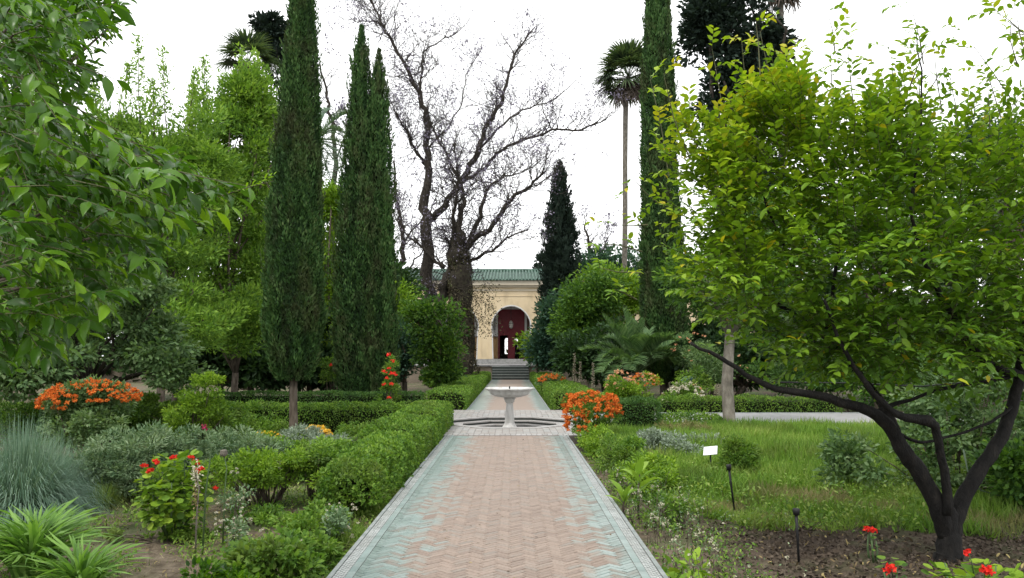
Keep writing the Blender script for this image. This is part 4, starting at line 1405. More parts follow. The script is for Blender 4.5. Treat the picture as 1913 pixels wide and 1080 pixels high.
bare_tree('thin leaning bare jacaranda at the left behind the slim trunk', 52.0, [
    ([(742, 600, 14), (748, 520, 11), (754, 452, 9), (745, 400, 7), (738, 350, 5), (735, 300, 3)], 0, 0),
    ([(752, 455, 7), (775, 425, 5), (805, 395, 4), (820, 350, 2)], 0, 1),
    ([(748, 520, 8), (765, 500, 6), (790, 470, 4), (800, 440, 2)], 0, -1),
], 9, 21, ntw=1.2, blossoms=500, spread=.8)
bare_tree('distant bare lilac tree between the two dark cypresses at the upper left', 46.0, [
    ([(618, 520, 16), (622, 400, 12), (628, 300, 9), (622, 240, 7), (612, 180, 5), (598, 120, 3)], 0, 0),
    ([(628, 300, 6), (645, 250, 5), (650, 200, 3)], 0, 1),
], 9, 31, ntw=1.0, blossoms=700, spread=.9)
bare_tree('faint bare tree with lilac haze behind the right round citrus', 62.0, [
    ([(1110, 620, 14), (1108, 540, 11), (1104, 480, 9), (1098, 450, 5), (1092, 420, 3)], 0, 0),
    ([(1106, 500, 8), (1125, 470, 5), (1138, 440, 3)], 0, 1),
], 9, 33, ntw=2.2, blossoms=900, spread=.75)

# ================================================================== cypresses and conifers
YC = 17.0
cypress('broad dark cypress with slender bare pale trunk standing in the left bed', (P(549, 800, YC)[0], YC, BED),
        [(P(552, 500, YC)[0], YC, P(0, 712, YC)[2], 11.6, [(0, .30), (.04, .50), (.12, .60), (.3, .55), (.46, .48), (.69, .33), (.81, .24), (.92, .15), (1, .04)])], 85000, trunk=.10, size=.105, asp=.34, core=.74, rough=.15, bark='bark_brown')
Y2 = 26.0
cypress('twin-topped dark cypress behind the left cross hedge', (P(690, 740, Y2)[0], Y2, BED),
        [(P(668, 500, Y2)[0], Y2, .1, P(0, 48, Y2)[2], [(0, .5), (.1, .68), (.3, .66), (.5, .56), (.7, .42), (.88, .26), (1, .03)]),
         (P(700, 500, Y2)[0], Y2 + .2, .1, P(0, 88, Y2)[2], [(0, .5), (.1, .66), (.35, .62), (.6, .46), (.8, .33), (.93, .17), (1, .02)]),
         (P(716, 600, Y2)[0], Y2 - .1, .3, P(0, 330, Y2)[2], [(0, .4), (.2, .42), (.6, .34), (1, .05)])], 95000, size=.14, asp=.34, trunk=.15, core=.74, rough=.22)
Y3 = 31.0
cypress('tall narrow cypress right of the fan palm', (P(1243, 745, Y3)[0], Y3, BED),
        [(P(1228, 300, Y3)[0] + .1, Y3, P(0, 715, Y3)[2], 19.5, [(0, .55), (.06, .88), (.2, .82), (.4, .68), (.58, .64), (.7, .56), (.82, .43), (1, .1)])], 80000, size=.16, asp=.34, trunk=.2, core=.8, rough=.10, bark='bark_brown')
Y4 = 52.0
cypress('small pointed dark conifer right of the palace roof', (P(1048, 690, Y4)[0], Y4, 0),
        [(P(1048, 690, Y4)[0], Y4, .6, P(0, 300, Y4)[2], [(0, 1.0), (.1, 1.15), (.4, 1.05), (.65, .85), (.85, .42), (1, .03)])], 26000, mat='conifer', size=.3, trunk=.2, core=.7, rough=.28, group='dark conifers', name='conifer_tree', bark='bark_brown', upw=.9, lobes=1.2)
tree('conifer_tree', 'huge dark ragged conifer rising behind the lemon tree', 'tree', (P(1380, 700, 40)[0], 40, BED),
     [pxblob(1365, 60, 40, 82, 95), pxblob(1345, -60, 40, 70, 90), pxblob(1390, 190, 40, 70, 100), pxblob(1400, 330, 40, 66, 110), pxblob(1340, 170, 40, 40, 90, .5), pxblob(1425, 110, 40, 42, 50, .5), pxblob(1310, 40, 40, 36, 45, .4), pxblob(1400, 480, 40, 70, 120)],
     26000, .34, 'conifer', r0=.4, fork=.3, clump_r=.75, tpl='dia', asp=.5, group='dark conifers', nl=26, Kc=330)
tree('conifer_tree', 'small dark conifer top showing behind the broad cypress', 'tree', (P(505, 700, 45)[0], 45, BED),
     [pxblob(505, 60, 45, 26, 30), pxblob(520, 110, 45, 30, 45), pxblob(510, 230, 45, 30, 100)], 5000, .34, 'conifer', r0=.2, clump_r=.45, group='dark conifers', nl=14)
tree('conifer_tree', 'low dark conifer top just left of the pointed one', 'tree', (P(1012, 680, 70)[0], 70, 0),
     [pxblob(1012, 500, 70, 12, 22), pxblob(1010, 540, 70, 16, 30), pxblob(1010, 600, 70, 18, 50)], 2500, .45, 'conifer', r0=.2, clump_r=.6, group='dark conifers', nl=8)

# ================================================================== palms
fan_palm('tall fan palm with bare thin trunk against the sky', (P(1156, 690, 50)[0], 50, 0), P(1174, 145, 50), 44, 2.5, .17, skirt=18)
fan_palm('fan palm whose brown skirt hangs in at the top edge', (P(1455, 700, 42)[0], 42, BED), P(1462, -48, 42), 26, 2.4, .2, skirt=34)
fan_palm('distant fan palm behind the left light green tree', (P(462, 700, 42)[0], 42, BED), P(462, 118, 42), 22, 1.9, .2, skirt=16)
feather_palm('grey-green date palm seen between the dark cypresses', (P(610, 700, 37)[0], 37, BED), P(588, 262, 37), 34, 3.4, 'palm_grey', .28, group='date palms', elev=(-30, 75), droop=(.3, .9), nleaf=46)
feather_palm('young bright date palm arching over the right flower bed', (P(1186, 735, 29)[0], 29, BED), P(1188, 698, 29), 38, 2.95, 'palm', .2, group='date palms', elev=(38, 88), droop=(.15, .75), nleaf=56, ll=.42)

# ================================================================== background trees, far
BG = [
 # label, px, baseY, blobs[(px,py,rx,rz)], n, size, mat
 ('dense dark tree closing the view far left', 60, 34, [(60, 560, 130, 130), (-80, 500, 160, 180), (180, 600, 120, 90)], 9000, .26, 'dark'),
 ('dark tree filling the gap left of the broad cypress', 330, 33, [(330, 560, 130, 120), (420, 610, 120, 90), (250, 520, 100, 110)], 9000, .26, 'dark'),
 ('bright green tree behind the broad cypress', 470, 30, [(470, 380, 55, 190), (490, 520, 60, 120), (440, 600, 70, 80)], 10000, .20, 'spring'),
 ('light green tree filling the gap between the cypresses', 622, 31, [(618, 470, 24, 90), (620, 580, 38, 90), (625, 390, 18, 40)], 7000, .17, 'lime'),
 ('dark bush tree at the foot of the twin cypress', 620, 33, [(610, 660, 60, 60), (560, 680, 60, 50), (500, 680, 60, 50)], 5000, .2, 'dark'),
 ('yellow-green citrus tree just right of the twin cypress', 752, 36, [(750, 590, 30, 50), (738, 550, 22, 26), (760, 640, 26, 40)], 5500, .15, 'lime'),
 ('blue-green small tree left of the dark citrus', 757, 32, [(750, 640, 30, 46), (778, 650, 24, 38), (740, 690, 24, 24)], 5000, .14, 'bluegreen'),
 ('dark glossy citrus tree in front of the terrace wall', 815, 30, [(812, 600, 44, 42), (800, 640, 36, 40), (838, 660, 22, 48), (826, 700, 22, 24), (790, 585, 26, 26)], 8500, .15, 'citrus'),
 ('dark laurel tree at the right end of the steps', 1040, 46, [(1040, 600, 28, 60), (1054, 640, 38, 50), (1022, 645, 20, 38)], 8000, .24, 'bluegreen'),
 ('round mid-green citrus tree right of the laurel', 1095, 41, [(1095, 560, 40, 46), (1075, 610, 40, 44), (1115, 630, 36, 40), (1130, 545, 30, 36)], 15000, .19, 'citrus'),
 ('bright lime-green citrus crown under the fan palm', 1150, 44, [(1150, 540, 44, 40), (1178, 560, 30, 44), (1120, 520, 26, 18)], 8000, .2, 'lime'),
 ('low lime shrub tree beside the terrace edge', 1004, 49, [(1000, 650, 18, 22), (1012, 660, 16, 16)], 2200, .2, 'lime'),
 ('grey-green tree top behind the lime citrus', 1190, 62, [(1175, 490, 60, 30), (1120, 500, 40, 26)], 4000, .34, 'bluegreen'),
 ('very dark tree behind the date palm', 1130, 36, [(1120, 660, 60, 46), (1165, 650, 50, 50), (1070, 670, 30, 34)], 6000, .24, 'dark'),
 ('dark evergreen tree right of the narrow cypress', 1330, 34, [(1330, 560, 90, 90), (1400, 600, 90, 100), (1310, 640, 50, 70)], 9000, .26, 'dark'),
 ('shadowy evergreen behind the lemon tree trunk', 1530, 32, [(1530, 600, 120, 110), (1450, 620, 90, 100), (1620, 580, 110, 120)], 9500, .26, 'dark'),
 ('dark tall tree at the far right of the garden', 1760, 33, [(1760, 540, 130, 150), (1880, 480, 130, 200), (1980, 520, 120, 180)], 10000, .26, 'dark'),
 ('dark shrub thicket at the foot of the left trees', 420, 29, [(400, 660, 80, 50), (480, 690, 70, 34), (330, 650, 70, 60)], 9000, .24, 'dark'),
 ('shadowed evergreen shrub mass left of the twin cypress', 580, 31, [(590, 640, 60, 90), (540, 600, 60, 110), (600, 700, 60, 30)], 9000, .24, 'dark'),
 ('mid green tree filling the left background above the orange bush', 130, 28, [(100, 470, 130, 130), (240, 460, 120, 120), (20, 300, 120, 150)], 14000, .24, 'citrus'),
 ('mid green leafy tree behind the feathery shoots', 330, 29, [(330, 360, 110, 110), (400, 420, 100, 120), (250, 300, 70, 80)], 14000, .22, 'citrus'),
 ('low dark laurel right behind the twin cypress', 700, 38, [(700, 640, 80, 70), (730, 560, 50, 60)], 8000, .26, 'dark'),
 ('tall grey-green tree behind the lemon crown', 1640, 24, [(1640, 400, 170, 140), (1500, 450, 140, 140), (1760, 380, 150, 150)], 16000, .2, 'citrus'),
 ('dark shrub belt behind the white roses and pale trunk', 1370, 31, [(1370, 670, 90, 44), (1290, 680, 60, 34), (1460, 670, 90, 46), (1560, 680, 80, 40)], 11000, .24, 'dark'),
 ('low dark thicket closing the right side under the lemon crown', 1700, 30, [(1700, 660, 130, 60), (1840, 650, 120, 70), (1960, 640, 120, 90)], 11000, .24, 'dark'),
 ('grey-leaved tree showing above the lemon tree at the right edge', 1880, 22, [(1890, 330, 100, 110), (1850, 260, 60, 50), (1960, 300, 80, 120)], 8000, .13, 'bluegreen'),
]
for (lab, px, Y, bl, n, size, mat) in BG:
    blobs = [pxblob(a, b, Y, c, d) for (a, b, c, d) in bl]
    tree('garden_tree', lab, 'tree', (P(px, 700, Y)[0], Y, BED if Y < 53 else 0), blobs, n, size, mat, bark='bark_brown', r0=.13, clump_r=.5 * Y / 32, tpl='dia', asp=.55, group='trees round the garden', nl=12, fork=.4)

# far wood closing the horizon
def far_wood():
    blobs = []
    for k in range(46):
        x = -85 + k * 3.9
        y = random.uniform(75, 95) if abs(x) < 24 else random.uniform(50, 66)
        if abs(x) < 24: h = random.uniform(1.2, 2.0)
        else: h = random.uniform(3.0, 6.0)
        blobs.append((np.array((x, y, h * .75)), np.array((3.6, 3.0, h)), h))
    Pp, D, N, S, rnd, C = clump_leaves(blobs, 26000, 1.2, size=.75)
    o = leaf_obj('far_wood', Pp, D, N, S, 'dia', .6, rnd, K['dark'])
    tag(o, 'dark wood closing the garden behind the trees', 'wood', None, 'stuff')
far_wood()

# light green feathery tree with upright shoots, left
def shoot_tree(label, base, blobs, shoots, n, size, mat, group='light green shrub trees'):
    root = thing('garden_tree', label, 'tree', base, group)
    Pp, D, N, S, rnd, C = clump_leaves(blobs, n, .38, size=size, up=.3, droop=-.3)
    arr = [(Pp, D, N, S, rnd)]
    st = MB()
    limbs(st, base, np.array(base) + (0, 0, 1.3), [C[i] for i in rng.choice(len(C), 14, replace=False)], .13)
    for (px, py, px2, py2, Y, w) in shoots:
        a, b = P(px, py, Y), P(px2, py2, Y)
        m = 420
        t = rng.random(m) ** .9
        q = a + (b - a) * t[:, None] + rng.normal(size=(m, 3)) * (M(w, Y) * (1 - .65 * t))[:, None] * .55
        arr.append((q, unit(rdir(m) * .8 + unit(b - a) * .7), rdir(m), size * (.6 + .6 * rng.random(m)), np.clip(.35 + .65 * rng.random(m), 0, .999)))
        st.tube([a, (a + b) / 2 + rng.normal(size=3) * .05, b], [.025, .015, .005], 4)
    A = [np.concatenate([r_[k] for r_ in arr]) for k in range(5)]
    st.build('trunk', K['bark_brown'], root)
    leaf_obj('crown', A[0], A[1], A[2], A[3], 'dia', .38, A[4], K[mat], root)['kind'] = 'stuff'
shoot_tree('light green feathery tree with upright shoots reaching into the sky', (P(300, 700, 22)[0], 22, BED),
           [pxblob(270, 330, 22, 110, 130), pxblob(340, 420, 22, 100, 130), pxblob(200, 320, 22, 90, 100), pxblob(260, 520, 22, 130, 110), pxblob(380, 300, 22, 60, 100, .6), pxblob(350, 600, 21.5, 100, 60)],
           [(268, 330, 258, 66, 22, 22), (320, 330, 303, 92, 22, 20), (225, 300, 240, 120, 22, 18), (350, 300, 365, 130, 22, 20), (190, 260, 175, 160, 22, 22), (290, 300, 285, 150, 21.5, 20)], 34000, .15, 'spring')
shoot_tree('tall pale green tree with drooping plumes next to the broad cypress', (P(440, 700, 25)[0], 25, BED),
           [pxblob(450, 300, 25, 62, 130), pxblob(420, 420, 25, 85, 130), pxblob(400, 560, 25, 85, 90), pxblob(450, 600, 24, 60, 60, .8), pxblob(480, 480, 25, 40, 120, .8), pxblob(465, 200, 25, 42, 70), pxblob(390, 260, 25, 50, 80, .6)],
           [(385, 280, 382, 108, 25, 20), (455, 220, 452, 92, 25, 26), (480, 230, 476, 96, 25, 24), (420, 300, 415, 140, 25, 20), (365, 330, 362, 150, 25, 18)], 36000, .16, 'spring')

# silver-green spreading tree in the left bed
tree('garden_tree', 'spreading grey-green tree with rounded leaves over the orange shrub', 'tree', P(175, 700, 17) * (1, 1, 0) + (0, 0, BED),
     [pxblob(90, 560, 16.4, 150, 70), pxblob(240, 560, 16.4, 110, 60), pxblob(60, 660, 15.6, 110, 60), pxblob(290, 640, 16.4, 70, 60), pxblob(180, 620, 17, 150, 50), pxblob(-80, 600, 16, 140, 110), pxblob(330, 700, 16.4, 50, 30, .5), pxblob(280, 530, 16.4, 60, 30, .5), pxblob(30, 700, 15, 90, 40, .6)],
     24000, .105, 'olive', bark='bark', r0=.11, clump_r=.3, tpl='leaf', asp=.62, group='small broadleaf trees', nl=18, fork=.5, Kc=260)
# pale trunk tree on the right lawn
tree('garden_tree', 'pale straight trunk standing on the lawn under the lemon branches', 'tree', (P(1365, 806, 18.4)[0], 18.4, BED),
     [pxblob(1365, 470, 18.4, 130, 110), pxblob(1420, 540, 18.6, 110, 90), pxblob(1300, 530, 18.4, 80, 70)], 9000, .12, 'citrus', bark='bark_grey', r0=.15, clump_r=.35, group='small broadleaf trees', nl=10, fork=.62)

# ================================================================== hedges
HU = 'clipped box hedges'
hedge('left box hedge along the upper path, running back to the steps', XC - 2.55, XC - 1.34, 24.0, 52.6, .52, dens=620, size=.055, rough=.05)
hedge('right box hedge along the upper path, opposite the steps', XC + 1.36, XC + 2.6, 33.0, 52.6, .5, dens=620, size=.06, rough=.07)
hedge('right box hedge at the corner of the fountain square', XC + 1.42, XC + 2.75, 24.2, 32.9, .52, dens=900, size=.05, rough=.09)
hedge('dark left box hedge along the far side of the cross path', -9.2, XC - 2.62, 23.75, 24.6, .5, mat='box_dark', dens=950, size=.05, rough=.05)
hedge('left box hedge along the near side of the cross path', -13, XC - 2.2, 18.1, 18.8, .50, dens=1200, size=.045, rough=.09, rnd_top=.16)
hedge('clipped hedge block at the left corner of the fountain square', XC - 2.2, XC - 1.33, 15.3, 18.8, .55, dens=1900, size=.04, rough=.06, rnd_top=.16)
hedge('second hedge bush from the square on the left path edge', XC - 2.35, XC - 1.34, 12.6, 15.1, .50, dens=2300, size=.042, rough=.11, rnd_top=.25, leafy=.035)
hedge('dark hedge block right behind the orange bush', 2.35, 3.35, 17.6, 19.0, .62, mat='box_dark', dens=1500, size=.045, rough=.07)
hedge('far right hedge behind the cross path, below the white roses', 4.4, 9.8, 23.2, 24.0, .38, dens=900, size=.05, rough=.09)
hedge('low ragged hedge on the near side of the right cross path', 3.5, 5.0, 18.3, 19.0, .22, mat='box', dens=1000, size=.06, rough=.12, leafy=.05)

# loose hedge shrubs beside the left edge of the path
def loose(label, x, y, rx, ry, zc, rz, n, size, mat, group='loose hedge shrubs along the path', name='hedge_shrub', clump_r=.11, stems=16, **kw):
    return bush(name, label, 'shrub', [(np.array((x, y, zc)), np.array((rx, ry, rz)), 1.0), (np.array((x + rx * .35, y + ry * .3, zc + rz * .15)), np.array((rx * .7, ry * .7, rz * .8)), .5)], n, size, mat,
                clump_r=clump_r, stems=stems, group=group, **kw)
hedge('ragged hedge block on the left path edge, third from the square', XC - 2.12, XC - 1.36, 10.7, 12.35, .47, dens=2700, size=.044, rough=.15, rnd_top=.28, leafy=.04)
hedge('nearest bright hedge block on the left path edge with bare feet', XC - 2.08, XC - 1.38, 8.75, 10.2, .46, z0=.0, dens=2700, size=.045, rough=.17, rnd_top=.3, leafy=.045)
loose('leafy bare-stemmed growth under the nearest hedge block', XC - 1.8, 9.5, .38, .7, .1, .2, 2200, .045, 'lime', tpl='leaf', clump_r=.12, stems=60, stem_r=.012)
loose('narrow upright box shrub with dark bare stem left of the nearest clump', P(592, 900, 10)[0], 10, .26, .3, .30, .20, 3000, .045, 'box', tpl='leaf', stems=14, stem_r=.02)
loose('open lime shrub with many thin bare stems in the left bed', P(480, 930, 9.6)[0], 9.6, .62, .5, .27, .20, 7500, .045, 'lime', tpl='leaf', stems=36, stem_r=.012, clump_r=.10)
loose('light green shrub behind the open stemmed one', P(560, 850, 12.2)[0], 12.2, .95, .8, .05, .28, 8000, .055, 'box', tpl='leaf', stems=24)
loose('low green mounded shrub beyond the cypress trunk', P(450, 790, 17)[0], 17.0, 1.1, .7, .0, .28, 7000, .06, 'box', clump_r=.16)
loose('small shrub in front of the near cross hedge', P(690, 815, 15.6)[0], 15.8, .85, .6, .05, .24, 7000, .05, 'box', clump_r=.13)

loose('wide bright green shrub filling the left bed beside the path hedge', XC - 3.1, 13.6, .75, 1.0, -.08, .22, 7000, .05, 'spring', tpl='leaf', clump_r=.14)
loose('mid green shrub between the silver mound and the hedge bushes', XC - 3.4, 11.4, .62, .6, -.04, .24, 6000, .05, 'box', tpl='leaf', clump_r=.13)
loose('feathery yellow-green plant in the middle of the left bed', XC - 4.3, 13.4, .9, .8, .0, .30, 7000, .06, 'spring', tpl='dia', clump_r=.14)
loose('leafy plant in front of the open stemmed shrub by the kerb', XC - 1.9, 7.7, .32, .45, -.02, .18, 2600, .045, 'box', tpl='leaf', clump_r=.09)
loose('dark green bush left of the cypress hiding the cross path', -6.6, 16.6, 1.0, .6, .15, .42, 8000, .06, 'box', clump_r=.16)
loose('broad green shrub at the far left before the cross path', -9.6, 16.4, 1.9, .7, .2, .5, 11000, .075, 'citrus', clump_r=.2)
loose('low weedy green patch on the bare soil left of the stalks', P(250, 990, 7.4)[0], 7.9, .5, .35, -.16, .07, 1600, .045, 'grass', tpl='leaf', clump_r=.07, group='low weeds in the left bed', name='weed_patch')
loose('low leafy plant between the geranium and the rose shrub', P(430, 960, 7.9)[0], 8.5, .35, .3, -.12, .11, 1500, .045, 'box', tpl='leaf', clump_r=.07, group='low weeds in the left bed', name='weed_patch')
loose('green seedling patch beside the kerb before the ragged hedge', P(600, 960, 8.6)[0], 8.4, .34, .34, -.1, .12, 1700, .045, 'lime', tpl='leaf', clump_r=.07, group='low weeds in the left bed', name='weed_patch')
# low plants to the right of the path
loose('yellow-green bushy plant right of the path below the orange flowers', 1.62, 14.6, .36, .8, .02, .30, 6500, .045, 'lime', group='low plants along the right path edge', name='edge_shrub', tpl='leaf')
loose('rounded plant with cream flower heads on the right path edge', 1.72, 12.4, .40, .8, .04, .32, 6500, .045, 'box', group='low plants along the right path edge', name='edge_shrub', tpl='leaf')
loose('loose green plant behind the broad-leaved sapling', 1.78, 10.6, .40, .65, .0, .30, 5000, .05, 'lime', group='low plants along the right path edge', name='edge_shrub', tpl='leaf')
loose('thin straggly plant nearest the right path edge', 1.62, 8.6, .26, .6, -.05, .20, 1700, .04, 'box', group='low plants along the right path edge', name='edge_shrub', tpl='leaf')

# ================================================================== flowering shrubs
fh_orange = flowerhead_mesh('orange_flower', K['orange'], r=.065, n=18)
fh_orange_far = flowerhead_mesh('orange_flower', K['orange'], r=.10, n=10)
fh_red = flowerhead_mesh('red_flower', K['red'], r=.044, n=26, dome=.7)
fh_rose = flowerhead_mesh('red_rose', K['red'], r=.10, n=14)
fh_white = flowerhead_mesh('white_flower', K['white'], r=.035, n=12)
fh_whiterose = flowerhead_mesh('white_rose', K['white'], r=.085, n=14)
fh_yellow = flowerhead_mesh('yellow_flower', K['yellow'], r=.05, n=12)
fh_peach = flowerhead_mesh('peach_flower', K['peach'], r=.09, n=12)
fh_daisy = flowerhead_mesh('pale_flower', K['white'], r=.02, n=9)

ob = [pxblob(1100, 775, 15.6, 42, 40), pxblob(1128, 768, 15.8, 32, 30, .8), pxblob(1085, 800, 15.4, 26, 34, .8), pxblob(1072, 760, 16, 20, 22, .6)]
r_, C, _, _ = bush('flowering_bush', 'large bush covered with orange flower heads right of the fountain', 'flowering bush', ob, 6500, .05, 'box', clump_r=.11, tpl='leaf', group='orange flowering bushes')
put_flowers(r_, fh_orange, surf_pts(ob, 185))
ob = [pxblob(170, 745, 13.6, 72, 32), pxblob(120, 757, 13.4, 42, 30, .6), pxblob(215, 745, 13.7, 42, 26, .6), pxblob(160, 800, 13.3, 75, 40, .8)]
r_, C, _, _ = bush('flowering_bush', 'wide bush with orange flower clusters under the grey-green tree', 'flowering bush', ob, 7500, .075, 'olive', clump_r=.14, tpl='leaf', group='orange flowering bushes')
put_flowers(r_, fh_orange, [p for p in surf_pts(ob[:3], 230)], smin=.55, smax=1.0)
ob = [pxblob(1030, 708, 33, 22, 8), pxblob(1022, 712, 33, 14, 8)]
r_, _, _, _ = bush('flowering_bush', 'small orange clump poking over the right upper hedge', 'flowering bush', ob, 1600, .09, 'olive', clump_r=.18, group='orange flowering bushes')
put_flowers(r_, fh_orange_far, surf_pts(ob, 40))
ob = [pxblob(1160, 722, 25, 26, 28), pxblob(1205, 718, 25.5, 26, 20, .7), pxblob(1175, 740, 25, 40, 20)]
r_, _, _, _ = bush('flowering_bush', 'tall loose bush with faded orange sprays before the date palm', 'flowering bush', ob, 5200, .08, 'lime', clump_r=.2, group='orange flowering bushes')
put_flowers(r_, fh_peach, surf_pts(ob[:2], 60), smin=.5, smax=.95)
put_flowers(r_, fh_orange_far, surf_pts([ob[1]], 30), smin=.5, smax=.9)
ob = [pxblob(1278, 740, 25, 36, 24), pxblob(1255, 748, 24.6, 20, 18, .6), pxblob(1300, 720, 26, 30, 30, .6)]
r_, _, _, _ = bush('rose_bush', 'rose bush with creamy white roses in front of the crouching gardener', 'rose bush', ob, 4200, .08, 'box', clump_r=.2, group='rose bushes')
put_flowers(r_, fh_whiterose, surf_pts(ob[:2], 46))
put_flowers(r_, fh_peach, surf_pts(ob[:2], 12), smin=.5, smax=.9)
ob = [pxblob(725, 735, 23.4, 20, 26), pxblob(728, 690, 23.4, 13, 28, .8), pxblob(722, 765, 23.2, 22, 16, .7)]
r_, _, _, _ = bush('rose_bush', 'climbing rose with bright red roses beside the twin cypress', 'rose bush', ob, 2600, .07, 'box', clump_r=.13, group='rose bushes')
put_flowers(r_, fh_rose, [P(726, 664, 23), P(734, 675, 23), P(717, 695, 23), P(732, 698, 23), P(727, 689, 23.1), P(731, 718, 23), P(718, 719, 23), P(727, 744, 22.8), P(737, 700, 23.2), P(722, 707, 23)], smin=.8, smax=1.15)
ob = [pxblob(1330, 690, 27, 60, 40), pxblob(1300, 660, 28, 40, 40)]
r_, _, _, _ = bush('rose_bush', 'tall pale pink rose shrub behind the gardener', 'rose bush', ob, 5000, .09, 'olive', clump_r=.25, group='rose bushes')
put_flowers(r_, fh_peach, surf_pts(ob, 26), smin=.5, smax=.9)
ob = [pxblob(622, 690, 29, 26, 30)]
r_, _, _, _ = bush('rose_bush', 'low red rose bush between the two dark cypresses', 'rose bush', ob, 1800, .09, 'box', clump_r=.2, group='rose bushes')
put_flowers(r_, fh_rose, [P(630, 667, 28.4), P(618, 682, 28.4), P(633, 660, 28.5)], smin=.9, smax=1.2)
ob = [pxblob(590, 812, 14.6, 26, 14)]
r_, _, _, _ = bush('flowering_plant', 'yellow flowering clump right of the cypress trunk', 'flowering plant', ob, 1500, .04, 'sage', clump_r=.09, group='yellow flower clumps')
put_flowers(r_, fh_yellow, surf_pts(ob, 46))
ob = [pxblob(500, 818, 14.6, 34, 10)]
r_, _, _, _ = bush('flowering_plant', 'flat yellow flowering clump left of the cypress trunk', 'flowering plant', ob, 1500, .04, 'lime', clump_r=.09, group='yellow flower clumps')
put_flowers(r_, fh_yellow, surf_pts(ob, 30), smin=.5, smax=.9)

# silver and sage mounds
def mound(label, px, py, Y, rx, rz, n, size, mat, name='lavender_bush', cat='shrub', group='grey-leaved mounds', tpl='dia', asp=.28, extra=(), cr=.12, up=.2, **kw):
    ob = [pxblob(px, py, Y, rx, rz)] + [pxblob(*e) for e in extra]
    return bush(name, label, cat, ob, n, size, mat, clump_r=cr, tpl=tpl, asp=asp, group=group, up=up, outb=1.4, **kw)
mound('big grey-green sage mound behind the red geranium', 250, 860, 10.3, 105, 62, 24000, .062, 'sage', extra=[(330, 850, 10.6, 70, 52, .7), (190, 880, 10.1, 50, 50, .5)])
mound('paler grey-green mound right of the big sage', 440, 840, 11.8, 75, 34, 7500, .075, 'sage', extra=[(500, 850, 12, 50, 26, .5)])
mound('silver lavender tuft at the foot of the cypress trunk', 560, 818, 14.2, 46, 22, 4500, .06, 'silver', extra=[(622, 828, 14, 26, 20, .5)])
mound('silver-leaved bush to the right of the path', 1236, 838, 13.6, 46, 30, 7500, .055, 'silver', extra=[(1210, 830, 13.8, 24, 24, .4), (1275, 850, 13.4, 26, 22, .4)], asp=.4)
mound('faint silver plant just behind the sign', 1310, 838, 14.6, 40, 22, 4500, .06, 'silver', asp=.35)
mound('olive-green dry grass mound left of the pale trunk', 1290, 812, 16.8, 60, 22, 5000, .10, 'drygrass', asp=.12, name='grass_mound', group='grass mounds')
mound('small clipped green ball beside the sign', 1380, 852, 11.8, 30, 27, 6500, .045, 'box', name='ball_shrub', group='round shrubs', asp=.5)
mound('yellowish bush behind the big sage, left of the cypress trunk', 385, 745, 16, 46, 48, 5200, .065, 'lime', name='bush', group='round shrubs', asp=.5, extra=[(345, 790, 15.8, 40, 36, .5)])
mound('green bush between the orange shrub and the hedge', 290, 770, 17, 70, 52, 6500, .07, 'box', name='bush', group='round shrubs', asp=.5, extra=[(440, 770, 18, 50, 24, .4)])
mound('low bush growing out of the terrace foot left of the path', 832, 702, 44, 14, 12, 1800, .12, 'citrus', name='bush', group='round shrubs', asp=.5)
mound('small round bush against the terrace wall', 797, 702, 48, 10, 12, 1200, .14, 'box_dark', name='bush', group='round shrubs', asp=.5)

# rambling variegated shrub behind the lemon trunk
bush('rambling_shrub', 'rambling pale-leaved climber sprawling behind the lemon trunk', 'shrub',
     [pxblob(1700, 850, 10.5, 130, 110), pxblob(1850, 820, 10.2, 110, 150), pxblob(1600, 880, 10.8, 70, 60, .5), pxblob(1780, 740, 11, 120, 90), pxblob(1930, 760, 10.5, 80, 180)],
     15000, .075, 'olive', clump_r=.18, tpl='leaf', asp=.55, stems=30, group='shrubs at the right edge')
bush('rambling_shrub', 'shadowed leafy shrub under the crown at the right edge', 'shrub',
     [pxblob(1800, 690, 12.5, 150, 80), pxblob(1660, 700, 13, 80, 60, .6), pxblob(1900, 900, 9.2, 60, 60, .5)],
     11000, .08, 'citrus', clump_r=.22, tpl='leaf', asp=.55, stems=24, group='shrubs at the right edge')
bush('rambling_shrub', 'dense green thicket on the right beyond the cross path', 'shrub',
     [pxblob(1600, 690, 25, 120, 50), pxblob(1720, 680, 25, 120, 60), pxblob(1480, 700, 26, 80, 36)],
     9000, .12, 'box_dark', clump_r=.35, tpl='dia', asp=.55, stems=20, group='shrubs at the right edge')

